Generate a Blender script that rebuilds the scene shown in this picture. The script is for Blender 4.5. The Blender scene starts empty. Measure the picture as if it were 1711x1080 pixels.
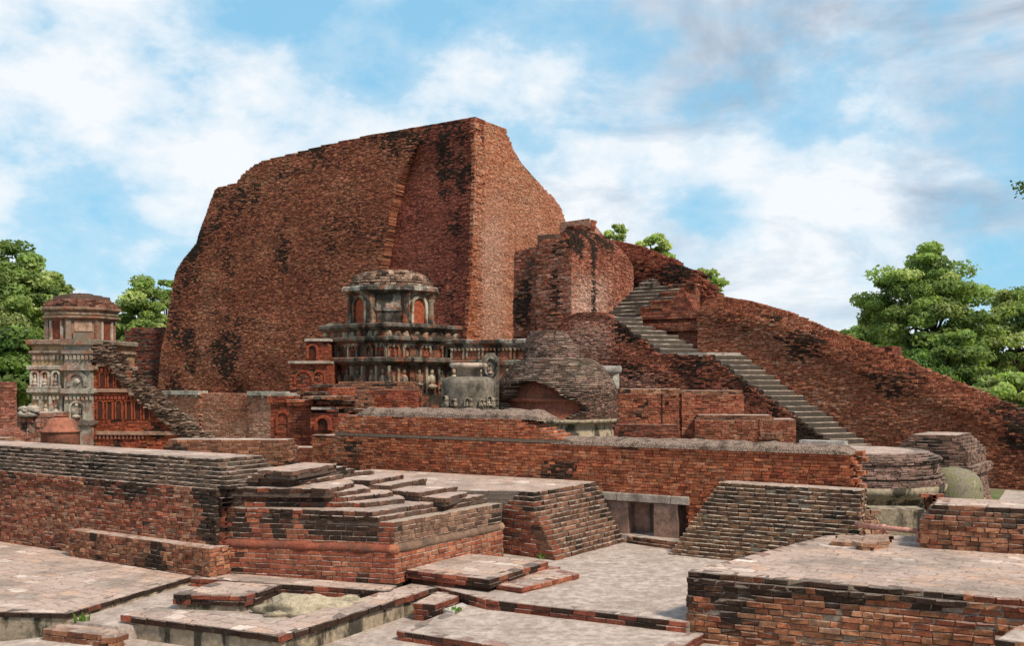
import bpy, math, random
import numpy as np
from mathutils import Vector, noise as mn

random.seed(7); rng = np.random.default_rng(7)
SC = bpy.context.scene; COL = SC.collection
# ---------------------------------------------------------------- camera, sky, sun, exposure
F, CX, HY, H = 1700.0, 855.5, 635.0, 2.7           # focal length and horizon in photo pixels, eye height in metres
cam = bpy.data.cameras.new('camera'); camo = bpy.data.objects.new('camera', cam); COL.objects.link(camo)
camo.location = (0, 0, H); camo.rotation_euler = (math.radians(90), 0, 0)
cam.sensor_width = 36; cam.lens = 36 * F / 1711; cam.shift_y = (HY - 540) / 1711
cam.clip_start = .1; cam.clip_end = 3000; SC.camera = camo
SC.view_settings.view_transform = 'Standard'; SC.view_settings.look = 'None'
SC.view_settings.exposure = .28; SC.view_settings.gamma = 1
SUN_EL, SUN_AZ = 50, 134          # azimuth: clockwise from +Y
w = bpy.data.worlds.new('World'); SC.world = w; w.use_nodes = True
sun = bpy.data.lights.new('sun', 'SUN'); sun.energy = 4.2; sun.angle = math.radians(9); sun.color = (1, .87, .72)
suno = bpy.data.objects.new('sun', sun); COL.objects.link(suno)
sd = Vector((math.sin(math.radians(SUN_AZ)) * math.cos(math.radians(SUN_EL)), math.cos(math.radians(SUN_AZ)) * math.cos(math.radians(SUN_EL)), math.sin(math.radians(SUN_EL))))
suno.rotation_euler = sd.to_track_quat('Z', 'Y').to_euler(); suno.location = (20, -20, 40)

class NT:                                            # small node-tree helper
    def __init__(s, tree): s.t = tree; s.n = tree.nodes; s.l = tree.links
    def new(s, typ, **kw):
        n = s.n.new(typ)
        for k, v in kw.items(): setattr(n, k, v)
        return n
    def put(s, sock, v):
        if isinstance(v, bpy.types.NodeSocket): s.l.new(v, sock)
        else: sock.default_value = v
    def noise(s, vec, scale, detail=4, rough=.55, dist=0):
        n = s.new('ShaderNodeTexNoise'); s.put(n.inputs['Vector'], vec); n.inputs['Scale'].default_value = scale
        n.inputs['Detail'].default_value = detail; n.inputs['Roughness'].default_value = rough; n.inputs['Distortion'].default_value = dist
        return n.outputs['Fac']
    def ramp(s, fac, stops):
        n = s.new('ShaderNodeValToRGB'); s.put(n.inputs['Fac'], fac); cr = n.color_ramp
        while len(cr.elements) < len(stops): cr.elements.new(1)
        for e, (p, c) in zip(cr.elements, stops):
            e.position = p; e.color = (*c, 1) if not isinstance(c, (int, float)) else (c, c, c, 1)
        return n.outputs['Color']
    def mix(s, fac, a, b, mode='MIX'):
        n = s.new('ShaderNodeMix', data_type='RGBA', blend_type=mode)
        s.put(n.inputs[0], fac)
        for i, v in ((6, a), (7, b)):
            s.put(n.inputs[i], (*v, 1) if isinstance(v, tuple) and len(v) == 3 else v)
        return n.outputs[2]
    def math(s, op, a, b=0.0, clamp=False):
        n = s.new('ShaderNodeMath', operation=op, use_clamp=clamp); s.put(n.inputs[0], a); s.put(n.inputs[1], b); return n.outputs[0]
    def mapping(s, vec, scale=(1, 1, 1), rot=(0, 0, 0), loc=(0, 0, 0)):
        n = s.new('ShaderNodeMapping'); s.put(n.inputs['Vector'], vec); n.inputs['Scale'].default_value = scale
        n.inputs['Rotation'].default_value = rot; n.inputs['Location'].default_value = loc; return n.outputs['Vector']

W = NT(w.node_tree)
bg = [n for n in W.n if n.type == 'BACKGROUND'][0]
sky = W.new('ShaderNodeTexSky', sky_type='NISHITA', sun_disc=False)
sky.sun_elevation = math.radians(SUN_EL); sky.sun_rotation = math.radians(SUN_AZ); sky.air_density = 1.0; sky.dust_density = .6; sky.ozone_density = 1.5
gen = W.new('ShaderNodeTexCoord').outputs['Generated']
sep = W.new('ShaderNodeSeparateXYZ'); W.put(sep.inputs[0], gen)
cv = W.mapping(gen, scale=(1, 1, 1.6), rot=(0, math.radians(-16), 0), loc=(.37, .1, .42))
big = W.noise(cv, 3.7, 12, .56, .05)
fine = W.noise(cv, 11, 7, .6, .1)
m = W.math('ADD', W.math('MULTIPLY', big, .72), W.math('MULTIPLY', fine, .28))
mask = W.ramp(m, [(.375, .03), (.44, .28), (.48, .66), (.535, 1.0)])
bright = W.noise(W.mapping(gen, scale=(1, 1, 2.2), loc=(.9, .3, .05)), 4.2, 6, .6, .4)
# the thick grey bank of cloud lies towards the right and higher up
bank = W.math('ADD', W.math('MULTIPLY', sep.outputs[0], .5), W.math('MULTIPLY', sep.outputs[2], .75))
bm = W.math('ADD', W.math('SUBTRACT', bright, W.math('MULTIPLY', bank, .74)), .19)
ccol = W.ramp(bm, [(.30, (3.4, 3.9, 4.7)), (.44, (5.6, 6.3, 7.1)), (.53, (7.8, 8.05, 8.3))])
blue = W.mix(1.0, sky.outputs[0], (.95, 1.26, 1.12), 'MULTIPLY')
blue = W.mix(.8, blue, (2.35, 5.2, 7.5))
W.put(bg.inputs['Color'], W.mix(W.math('MULTIPLY', mask, .96), blue, ccol)); bg.inputs['Strength'].default_value = .1

# ---------------------------------------------------------------- geometry helpers
def gx(px, Y): return (px - CX) / F * Y
def gz(py, Y): return H - (py - HY) / F * Y
def P(px, py, Y): return (gx(px, Y), Y, gz(py, Y))
def G(px, py, z):
    Y = (H - z) * F / (py - HY); return (gx(px, Y), Y)
def GP(pts, z): return [G(a, b, z) for a, b in pts]
def pix(x, y, z): return CX + x / y * F, HY + (H - z) / y * F
def lerp(a, b, t): return a + (b - a) * t
def pl(x, pts):                                      # piecewise linear
    if x <= pts[0][0]: return pts[0][1]
    for (a, b), (c, d) in zip(pts, pts[1:]):
        if x <= c: return lerp(b, d, (x - a) / (c - a))
    return pts[-1][1]
def sm(x, a, b):
    t = min(1, max(0, (x - a) / (b - a))); return t * t * (3 - 2 * t)
def along(p, d, t): return (p[0] + d[0] * t, p[1] + d[1] * t)
def dirv(deg): return (math.cos(math.radians(deg)), math.sin(math.radians(deg)))
U = dirv(-32); V = dirv(58)                          # the monument's two wall directions
U30 = dirv(-31); V30 = dirv(59)
def t_at(p, d, px):                                  # distance along a plan line to where it crosses a sight line
    r = (px - CX) / F
    return (p[1] * r - p[0]) / (d[0] - d[1] * r)
def offset(poly, ins):
    n = len(poly); L = []
    for i in range(n):
        p, q = poly[i], poly[(i + 1) % n]; dx, dy = q[0] - p[0], q[1] - p[1]; l = math.hypot(dx, dy) or 1e-9
        L.append((p[0] - dy / l * ins[i], p[1] + dx / l * ins[i], dx / l, dy / l))
    out = []
    for i in range(n):
        a, b = L[i - 1], L[i]; c = a[2] * b[3] - a[3] * b[2]
        if abs(c) < 1e-4: out.append((b[0], b[1])); continue
        t = ((b[0] - a[0]) * b[3] - (b[1] - a[1]) * b[2]) / c
        out.append((a[0] + a[2] * t, a[1] + a[3] * t))
    return out
def fbm(x, y, z): return mn.noise((x, y, z)) * .65 + mn.noise((x * 2.7 + 5, y * 2.7, z * 2.7)) * .35

class MB:
    def __init__(s):
        s.v = []; s.nv = 0; s.f = []; s.c = []; s.m = []; s.B = []; s.sm = []; s.dm = .45
    def add(s, vs, fs, col=(.3, .3, .3), mat=0, smooth=False):
        o = s.nv; s.v.append(np.asarray(vs, dtype=np.float64).reshape(-1, 3)); s.nv += len(vs)
        for f in fs: s.f.append([i + o for i in f]); s.c.append(col); s.m.append(mat); s.sm.append(smooth)
    def brick(s, x, y, z, dx, dy, L, h, d, col, bev=.006, jit=.004): s.B.append((x, y, z, dx, dy, L, h, d, *col, bev, jit))
    def prism(s, poly, z0, z1, col=(.3, .3, .3), mat=0, tmat=None, tcol=None, bottom=True):
        n = len(poly); vs = [(x, y, z0) for x, y in poly] + [(x, y, z1) for x, y in poly]
        s.add(vs, [[i, (i + 1) % n, n + (i + 1) % n, n + i] for i in range(n)] + ([list(range(n))[::-1]] if bottom else []), col, mat)
        s.add(vs[n:], [list(range(n))], tcol or col, mat if tmat is None else tmat)
    def loft(s, rings, col=(.3, .3, .3), mat=0, cap=True, smooth=False):
        n = len(rings[0]); vs = [p for r in rings for p in r]; fs = []
        for k in range(len(rings) - 1):
            for i in range(n): fs.append([k * n + i, k * n + (i + 1) % n, (k + 1) * n + (i + 1) % n, (k + 1) * n + i])
        if cap: fs.append([(len(rings) - 1) * n + i for i in range(n)]); fs.append([i for i in range(n)][::-1])
        s.add(vs, fs, col, mat, smooth)
    def lathe(s, cx, cy, prof, seg=32, col=(.3, .3, .3), mat=0, rough=0, smooth=True, sx=1, sy=1):
        rings = []
        for r, z in prof:
            ring = []
            for i in range(seg):
                a = 2 * math.pi * i / seg; rr = r * (1 + rough * mn.noise((math.cos(a) * 3 + cx, math.sin(a) * 3 + cy, z * 3)))
                ring.append((cx + rr * math.cos(a) * sx, cy + rr * math.sin(a) * sy, z + rough * r * .6 * mn.noise((math.cos(a) * r * 3 + cx + 9, math.sin(a) * r * 3, z * 2))))
            rings.append(ring)
        s.loft(rings, col, mat, True, smooth)
    def ball(s, c, r, col, mat=0, seg=10, rough=.0):
        rx, ry, rz = r if isinstance(r, tuple) else (r, r, r); rings = []
        for k in range(1, seg):
            ph = math.pi * k / seg - math.pi / 2; ring = []
            for i in range(seg + 2):
                a = 2 * math.pi * i / (seg + 2); d = Vector((math.cos(a) * math.cos(ph), math.sin(a) * math.cos(ph), math.sin(ph)))
                q = 1 + rough * mn.noise((d.x * 2.3 + c[0] * 3, d.y * 2.3 + c[1] * 3, d.z * 2.3 + c[2] * 3))
                ring.append((c[0] + d.x * rx * q, c[1] + d.y * ry * q, c[2] + d.z * rz * q))
            rings.append(ring)
        s.loft(rings, col, mat, True, True)
    def tube(s, pts, rad, seg=7, col=(.3, .3, .3), mat=0, smooth=True):
        rings = []
        for k, p in enumerate(pts):
            p = Vector(p); t = (Vector(pts[min(k + 1, len(pts) - 1)]) - Vector(pts[max(k - 1, 0)])).normalized()
            a = t.orthogonal().normalized() if abs(t.z) > .9 else Vector((0, 0, 1)).cross(t).normalized(); b = t.cross(a)
            r = rad[k] if isinstance(rad, (list, tuple)) else rad
            rings.append([p + (a * math.cos(2 * math.pi * i / seg) + b * math.sin(2 * math.pi * i / seg)) * r for i in range(seg)])
        s.loft(rings, col, mat, True, smooth)
    def flush(s):
        if not s.B: return
        A = np.array(s.B); s.B = []; n = len(A)
        x, y, z, dx, dy, L, h, d, r, g, b, bev, jit = A.T
        nx, ny = dy, -dx
        bz = bev * .7
        al = np.stack([0 * L, L, L, 0 * L], 1); zz = np.stack([0 * h, 0 * h, h, h], 1)
        sa = np.array([1, -1, -1, 1])[None]; sz = np.array([1, 1, -1, -1])[None]
        def ring(o, ia, j):
            a = al + sa * ia[:, None]; q = zz + sz * ia[:, None]; o = o[:, None] + rng.normal(0, 1, (n, 4)) * j[:, None]
            a = a + rng.normal(0, 1, (n, 4)) * j[:, None]; q = q + rng.normal(0, 1, (n, 4)) * j[:, None] * .6
            return np.stack([x[:, None] + dx[:, None] * a + nx[:, None] * o, y[:, None] + dy[:, None] * a + ny[:, None] * o, z[:, None] + q], 2)
        full = bev.max() > 0
        if full:
            vs = np.concatenate([ring(-d, 0 * d, jit * .3), ring(-bev, 0 * d, jit * .5), ring(0 * d, bz, jit)], 1)
            fs = [[8, 9, 10, 11]]
            for o in (0, 4):
                for i in range(4): fs.append([o + i, o + (i + 1) % 4, o + 4 + (i + 1) % 4, o + 4 + i])
            top = [3, 7]; K = 12
        else:
            vs = np.concatenate([ring(-d, 0 * d, jit * .3), ring(0 * d, 0 * d, jit)], 1)
            fs = [[4, 5, 6, 7]] + [[i, (i + 1) % 4, 4 + (i + 1) % 4, 4 + i] for i in range(4)]; top = [3]; K = 8
        s.v.append(vs.reshape(-1, 3)); fa = (np.array(fs)[None] + (np.arange(n) * K)[:, None, None] + s.nv).reshape(-1, 4)
        s.nv += n * K; cc = np.stack([r, g, b], 1); nf = len(fs)
        fc = np.repeat(cc[:, None], nf, 1)
        dust = np.array(s.dust)[None] if hasattr(s, 'dust') else np.array((.36, .29, .25))[None]
        for ti in top: fc[:, ti] = fc[:, ti] * (1 - s.dm) + dust * s.dm  # top faces painted paler: cement dust plus sky light put into the colour
        s.f.extend(fa.tolist()); s.c.extend(map(tuple, fc.reshape(-1, 3))); s.m.extend([0] * (n * nf)); s.sm.extend([False] * (n * nf))
    def build(s, name, mats, parent=None, base=None, label=None, cat=None, group=None, kind=None):
        s.flush()
        v = np.concatenate(s.v) if s.v else np.zeros((0, 3))
        if parent is not None: b = np.array(parent['_b'], dtype=np.float64)
        else: b = np.array(base if base is not None else (v[:, 0].mean(), v[:, 1].mean(), v[:, 2].min()))
        me = bpy.data.meshes.new(name); lens = np.array([len(f) for f in s.f]); loops = np.array([i for f in s.f for i in f], dtype=np.int32)
        me.vertices.add(len(v)); me.vertices.foreach_set('co', (v - b).astype(np.float32).ravel())
        me.loops.add(len(loops)); me.loops.foreach_set('vertex_index', loops)
        me.polygons.add(len(lens)); st = np.concatenate([[0], np.cumsum(lens)[:-1]]).astype(np.int32)
        me.polygons.foreach_set('loop_start', st); me.polygons.foreach_set('material_index', np.array(s.m, dtype=np.int32))
        me.polygons.foreach_set('use_smooth', np.array(s.sm, dtype=bool))
        for m_ in (mats if isinstance(mats, (list, tuple)) else [mats]): me.materials.append(m_)
        at = me.attributes.new('Col', 'FLOAT_COLOR', 'FACE'); c = np.ones((len(lens), 4), dtype=np.float32); c[:, :3] = np.array(s.c); at.data.foreach_set('color', c.ravel())
        me.update(calc_edges=True)
        o = bpy.data.objects.new(name, me); COL.objects.link(o)
        if parent is not None:
            o.parent = parent; o['_b'] = [float(q) for q in b]
        else: o.location = b; o['_b'] = [float(q) for q in b]; tag(o, label, cat, group, kind)
        return o
def tag(o, label=None, cat=None, group=None, kind=None):
    if label: o['label'] = label
    if cat: o['category'] = cat
    if group: o['group'] = group
    if kind: o['kind'] = kind
def thing(name, label, cat, loc, group=None):
    o = bpy.data.objects.new(name, None); COL.objects.link(o); o.location = loc; o['_b'] = [float(q) for q in loc]; o.empty_display_size = .3
    tag(o, label, cat, group); return o

# ---------------------------------------------------------------- brick colours
RED = [(.125, .036, .025), (.20, .054, .033), (.265, .076, .042), (.305, .102, .056), (.335, .145, .085), (.29, .16, .11)]
ORANGE = [(.20, .05, .025), (.30, .076, .036), (.375, .108, .046), (.41, .138, .064), (.41, .175, .097), (.36, .19, .13)]
DEEP = [(.075, .024, .017), (.125, .034, .022), (.165, .044, .027), (.205, .06, .034), (.24, .088, .05), (.22, .11, .075)]
WORN = [(.10, .045, .03), (.17, .07, .04), (.26, .11, .06), (.33, .16, .09), (.36, .22, .14), (.30, .23, .17)]
PINK = [(.20, .065, .045), (.28, .095, .06), (.34, .135, .09), (.38, .18, .13), (.40, .24, .18), (.34, .22, .17)]
BLACK = (.020, .016, .012)
def pal(cols, dark=.3, streak=.3, f=.8, seed=0.0, extra=None, var=.28, spk=.25):
    def fn(x, y, z):
        r = random.random(); q = min(.999, max(0, r * .62 + .38 * (fbm(x * f * .6 + seed, y * f * .6, z * f * .8) * .9 + .5))) * (len(cols) - 1)
        i = int(q); t = q - i; c = [lerp(cols[i][k], cols[i + 1][k], t) for k in range(3)]
        b = (1 + random.uniform(-var, var)) * (1 + .22 * mn.noise((seed + x * .2, y * .2, z * 4.5)))
        m_ = fbm(x * f + seed * 1.7, y * f + 3, z * f * 1.2 + seed) + streak * mn.noise((x * 2.2 * f + seed, y * 2.2 * f, z * .32 * f)) + random.uniform(-spk, spk)
        pale = 0
        if extra:
            e = extra(x, y, z); m_ += e[0]; pale = e[1]
        d = sm(m_, .52 - dark, .76 - dark) * .93
        pc = (.52, .36, .28)
        if pale: pq = pale * random.uniform(.45, 1); c = [lerp(c[k], pc[k], pq) for k in range(3)]
        return tuple(lerp(c[k] * b, BLACK[k], d) for k in range(3))
    return fn

def course(mb, a, b, z, hc, bl, depth, pf, prot=.006, bev=.006, jit=.004, skip=None, miss=0.0):
    dx, dy = b[0] - a[0], b[1] - a[1]; L = math.hypot(dx, dy)
    if L < .04: return
    dx /= L; dy /= L; s = -random.random() * bl * .6
    while s < L - .02:
        l = bl * random.choice((1, 1, 1, .55, .8, 1.15)); s0 = max(s, 0); s1 = min(s + l, L); s += l
        if s1 - s0 < .03: continue
        if miss and random.random() < miss: continue
        x, y = a[0] + dx * (s0 + s1) / 2, a[1] + dy * (s0 + s1) / 2
        if skip and skip(x, y, z + hc / 2): continue
        p = random.uniform(-1, 1) * prot; q = .1 * hc
        mb.brick(a[0] + dx * (s0 + q * .6) + dy * p, a[1] + dy * (s0 + q * .6) - dx * p, z, dx, dy, s1 - s0 - q * 1.2, hc - q, depth + p, pf(x, y, z), bev, jit)

def masonry(mb, poly, z0, n, pf, hc=.066, bl=.2, inset=None, edges=None, prot=.007, bev=.006, jit=.004, skip=None, core=(.10, .075, .055), top=(.4, .33, .29), tm=2, miss=0, mcol=1, topz=0):
    ne = len(poly); inset = inset or (lambda i, c: 0)
    for c in range(n):
        z = z0 + c * hc; ins = [inset(i, c) for i in range(ne)]; Q = offset(poly, ins)
        for i in (edges if edges is not None else range(ne)):
            nx = inset(i, c + 1) - ins[i] if c < n - 1 else .1
            course(mb, Q[i], Q[(i + 1) % ne], z, hc, bl, max(.1, .07 + max(0, nx)), pf, prot, bev, jit, skip, miss)
        last = c == n - 1
        mb.prism(offset(poly, [v + .016 for v in ins]), z, z + hc - (.009 if not last else .006 - topz), core, mcol, tm if last else mcol, top if last else core)

def wall(mb, a, b, z0, ztop, pf, setb=None, hc=.085, bl=.26, depth=.4, skip=None, prot=.02, bev=.0, jit=.006, miss=0, e0=None, e1=None):
    dx, dy = b[0] - a[0], b[1] - a[1]; L = math.hypot(dx, dy); dx /= L; dy /= L
    zf = ztop if callable(ztop) else (lambda s: ztop)
    zm = max(zf(L * i / 60) for i in range(61)); nc = int((zm - z0) / hc) + 1
    for c in range(nc):
        z = z0 + c * hc; sa = e0(z) if e0 else 0; s = sa - random.random() * bl; Le = L - (e1(z) if e1 else 0)
        while s < Le:
            l = bl * random.choice((1, 1, 1, .6, .8, 1.1)); s0 = max(s, sa); s1 = min(s + l, Le); s += l
            if s1 - s0 < .04: continue
            c_ = (s0 + s1) / 2
            if zf(c_) < z + hc * .5 or (miss and random.random() < miss): continue
            if skip and skip(c_, z): continue
            sb = setb(c_, z) if setb else 0
            p = random.uniform(-1, 1) * prot - sb
            x, y = a[0] + dx * c_, a[1] + dy * c_; q = .1 * hc
            mb.brick(a[0] + dx * s0 + dy * p, a[1] + dy * s0 - dx * p, z, dx, dy, s1 - s0 - q, hc - q, depth, pf(x, y, z), bev, jit)

# ---------------------------------------------------------------- materials
def mat(name, build, rough=.92, spec=.15):
    m_ = bpy.data.materials.new(name); m_.use_nodes = True; T = NT(m_.node_tree); b = [n for n in T.n if n.type == 'BSDF_PRINCIPLED'][0]
    b.inputs['Roughness'].default_value = rough; b.inputs['Specular IOR Level'].default_value = spec
    pos = T.new('ShaderNodeNewGeometry').outputs['Position']; att = T.new('ShaderNodeAttribute', attribute_name='Col').outputs['Color']
    col, bump = build(T, pos, att); T.put(b.inputs['Base Color'], col)
    if bump:
        n = T.new('ShaderNodeBump'); T.put(n.inputs['Height'], bump[0]); n.inputs['Strength'].default_value = bump[1]; n.inputs['Distance'].default_value = bump[2]; T.put(b.inputs['Normal'], n.outputs[0])
    return m_
def b_brick(sc, dist, blotch=True):
    def f(T, pos, att):
        n1 = T.noise(pos, sc, 5, .65); n2 = T.noise(pos, sc * .22, 4, .6)
        c = T.mix(1.0, att, T.ramp(n1, [(.25, .45), (.5, 1.0), (.75, 1.5)]), 'MULTIPLY')
        dirt = T.ramp(T.math('ADD', T.math('MULTIPLY', n2, .7), T.math('MULTIPLY', n1, .3)), [(.48, 0.0), (.62, .9)])
        if blotch: c = T.mix(T.math('MULTIPLY', dirt, .6), c, (.035, .027, .02))
        lime = T.ramp(T.noise(pos, sc * .6, 5, .7, .5), [(.62, 0.0), (.72, .4)])
        c = T.mix(lime, c, (.40, .31, .25))
        return c, (n1, .9, dist)
    return f
M_BRICK = mat('weathered_brick_near', b_brick(38, .012))
M_BRICKM = mat('weathered_brick_mid', b_brick(16, .03))
M_BRICKF = mat('weathered_brick_far', b_brick(7.5, .08, False))
def b_mortar(T, pos, att):
    n = T.noise(pos, 30, 5, .7); return T.mix(1.0, att, T.ramp(n, [(.3, .5), (.7, 1.4)]), 'MULTIPLY'), (n, .8, .01)
M_MORTAR = mat('old_mortar', b_mortar)
def b_pave(ang, bw=.30, bh=.2):
    def f(T, pos, att):
        wob = T.noise(pos, 3.2, 3, .6); wv = T.new('ShaderNodeVectorMath', operation='MULTIPLY_ADD')
        cb = T.new('ShaderNodeCombineXYZ'); T.put(cb.inputs[0], wob); T.put(cb.inputs[1], T.noise(pos, 4.7, 3, .6)); T.put(wv.inputs[0], cb.outputs[0]); wv.inputs[1].default_value = (.34, .34, 0); T.put(wv.inputs[2], pos)
        br = T.new('ShaderNodeTexBrick'); T.put(br.inputs['Vector'], T.mapping(wv.outputs[0], rot=(0, 0, math.radians(ang))))
        br.inputs['Scale'].default_value = 1; br.inputs['Brick Width'].default_value = bw; br.inputs['Row Height'].default_value = bh; br.inputs['Mortar Size'].default_value = .012; br.inputs['Mortar Smooth'].default_value = .4
        br.inputs['Color1'].default_value = (0, 0, 0, 1); br.inputs['Color2'].default_value = (1, 1, 1, 1); br.inputs['Bias'].default_value = 0
        tone = T.ramp(br.outputs['Color'], [(0, (.36, .25, .20)), (.3, (.42, .31, .26)), (.6, (.44, .335, .28)), (.80, (.48, .28, .18)), (.9, (.60, .47, .39)), (1, (.74, .64, .56))])
        big = T.noise(pos, 1.3, 6, .68); fn = T.noise(pos, 28, 6, .7); md = T.noise(pos, 5, 5, .65)
        c = T.mix(T.ramp(md, [(.40, .72), (.62, .18)]), tone, (.43, .33, .28))
        c = T.mix(T.ramp(md, [(.60, 0.0), (.70, .5)]), c, (.64, .52, .44))
        c = T.mix(T.ramp(big, [(.48, 0.0), (.62, .72)]), c, (.22, .18, .15))
        c = T.mix(T.math('MULTIPLY', br.outputs['Fac'], T.ramp(md, [(.38, .05), (.62, .6)])), c, (.16, .115, .09))
        c = T.mix(1.0, c, T.ramp(fn, [(.25, .7), (.5, 1.0), (.75, 1.25)]), 'MULTIPLY')
        hgt = T.math('ADD', T.math('MULTIPLY', T.math('SUBTRACT', 1.0, br.outputs['Fac']), .6), T.math('MULTIPLY', fn, .5))
        return c, (hgt, .7, .02)
    return f
M_PAVE = mat('worn_brick_paving', b_pave(30)); M_PAVES = mat('grey_slab_paving', b_pave(30, .26, .22))
def b_floor(T, pos, att):
    a = T.noise(pos, 1.6, 5, .6); b = T.noise(pos, 7, 6, .7); c = T.noise(pos, 40, 6, .75)
    col = T.ramp(b, [(.3, (.24, .19, .16)), (.5, (.41, .335, .29)), (.66, (.55, .47, .41))])
    col = T.mix(T.ramp(a, [(.48, 0.0), (.68, .6)]), col, (.24, .19, .16))
    col = T.mix(T.ramp(T.noise(pos, 3.4, 6, .75), [(.54, 0.0), (.63, .45)]), col, (.20, .16, .13))
    col = T.mix(1.0, col, T.ramp(c, [(.25, .65), (.5, 1.0), (.75, 1.3)]), 'MULTIPLY')
    return col, (T.math('ADD', b, T.math('MULTIPLY', c, .5)), .6, .03)
M_FLOOR = mat('lime_mud_floor', b_floor)
def b_plaster(T, pos, att):
    st = T.mapping(pos, scale=(1, 1, .35)); a = T.noise(st, 3.0, 5, .65); b = T.noise(pos, 14, 6, .7)
    col = T.ramp(b, [(.3, (.20, .155, .11)), (.55, (.32, .26, .185)), (.7, (.42, .345, .26))])
    col = T.mix(T.ramp(a, [(.5, 0.0), (.58, .92)]), col, (.028, .026, .02))
    col = T.mix(T.ramp(T.noise(pos, 6, 5, .7), [(.55, 0.0), (.66, .75)]), col, (.10, .095, .065))
    return col, (b, .6, .02)
M_PLASTER = mat('stained_lime_plaster', b_plaster)
def b_stucco(T, pos, att):
    st = T.mapping(pos, scale=(1, 1, .55)); a = T.noise(st, 1.5, 6, .65); b = T.noise(pos, 9, 6, .7)
    col = T.mix(1.0, att, T.ramp(b, [(.28, .5), (.5, 1.0), (.72, 1.35)]), 'MULTIPLY')
    col = T.mix(T.ramp(a, [(.43, 0.0), (.56, .93)]), col, (.026, .023, .018))
    col = T.mix(T.ramp(T.noise(pos, 2.6, 5, .7), [(.52, 0.0), (.60, .8)]), col, (.25, .078, .04))
    return col, (b, .8, .05)
M_STUCCO = mat('weathered_stucco', b_stucco)
def b_stuccog(T, pos, att):
    a = T.noise(T.mapping(pos, scale=(1, 1, .6)), 2.2, 6, .7); b = T.noise(pos, 9, 6, .7)
    col = T.mix(1.0, att, T.ramp(b, [(.28, .5), (.5, 1.0), (.72, 1.35)]), 'MULTIPLY')
    return T.mix(T.ramp(a, [(.46, 0.0), (.62, .85)]), col, (.035, .033, .026)), (b, .8, .05)
M_STUCCOG = mat('grey_stucco', b_stuccog)
def b_stuccoc(T, pos, att):
    a = T.noise(T.mapping(pos, scale=(1, 1, .6)), 1.5, 6, .7); b = T.noise(pos, 9, 6, .7)
    col = T.mix(1.0, att, T.ramp(b, [(.28, .55), (.5, 1.05), (.72, 1.4)]), 'MULTIPLY')
    col = T.mix(T.ramp(a, [(.50, 0.0), (.66, .85)]), col, (.045, .038, .03))
    return T.mix(T.ramp(T.noise(pos, 1.9, 5, .7), [(.50, 0.0), (.60, .75)]), col, (.26, .095, .055)), (b, .8, .05)
M_STUCCOC = mat('cream_stucco', b_stuccoc)
def b_stone(T, pos, att):
    b = T.noise(pos, 10, 6, .7); c = T.noise(pos, 45, 4, .7); a = T.noise(pos, 2.2, 4, .6)
    col = T.mix(1.0, att, T.ramp(b, [(.28, .6), (.5, 1.0), (.72, 1.35)]), 'MULTIPLY')
    col = T.mix(T.ramp(a, [(.5, 0.0), (.66, .7)]), col, (.06, .052, .042))
    return T.mix(1.0, col, T.ramp(c, [(.3, .7), (.7, 1.25)]), 'MULTIPLY'), (T.math('ADD', b, T.math('MULTIPLY', c, .6)), .8, .025)
M_STONE = mat('grey_stone', b_stone)
def b_pebble(T, pos, att):
    v = T.new('ShaderNodeTexVoronoi'); T.put(v.inputs['Vector'], pos); v.inputs['Scale'].default_value = 46
    n = T.noise(pos, 6, 5, .7); rnd = T.new('ShaderNodeSeparateColor'); T.put(rnd.inputs[0], v.outputs['Color'])
    col = T.ramp(rnd.outputs[0], [(0, (.22, .15, .115)), (.5, (.34, .245, .19)), (1, (.42, .32, .26))])
    col = T.mix(T.ramp(v.outputs['Distance'], [(.3, 0.0), (.62, .6)]), col, (.10, .07, .055))
    col = T.mix(T.ramp(n, [(.50, 0.0), (.62, .8)]), col, (.05, .036, .028))
    return col, (T.math('SUBTRACT', 1.0, v.outputs['Distance']), .9, .02)
M_PEBBLE = mat('pebbly_lime_capping', b_pebble)
def b_moss(T, pos, att):
    b = T.noise(pos, 5, 6, .7); c = T.noise(pos, 30, 5, .7)
    col = T.ramp(b, [(.32, (.06, .052, .036)), (.45, (.24, .205, .155)), (.56, (.16, .165, .07)), (.64, (.33, .285, .22))])
    return T.mix(1.0, col, T.ramp(c, [(.3, .6), (.7, 1.3)]), 'MULTIPLY'), (c, .7, .02)
M_MOSS = mat('mossy_lime', b_moss)
def b_metal(T, pos, att):
    n = T.noise(pos, 25, 4, .6); return T.ramp(n, [(.35, (.30, .12, .085)), (.6, (.50, .25, .19)), (.75, (.58, .36, .30))]), (n, .2, .003)
M_METAL = mat('rusty_painted_pipe', b_metal, .5, .4)
def b_ground(T, pos, att):
    a = T.noise(pos, .12, 5, .6); b = T.noise(pos, 2.4, 6, .7)
    col = T.mix(T.ramp(a, [(.42, 0.0), (.6, 1.0)]), (.26, .20, .15), (.09, .13, .035))
    return T.mix(1.0, col, T.ramp(b, [(.3, .6), (.7, 1.3)]), 'MULTIPLY'), (b, .5, .05)
M_GROUND = mat('dry_earth_and_grass', b_ground)
def b_bark(T, pos, att):
    n = T.noise(T.mapping(pos, scale=(1, 1, .25)), 9, 5, .7); return T.ramp(n, [(.3, (.05, .038, .028)), (.7, (.17, .13, .10))]), (n, .8, .04)
M_BARK = mat('bark', b_bark)
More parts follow.
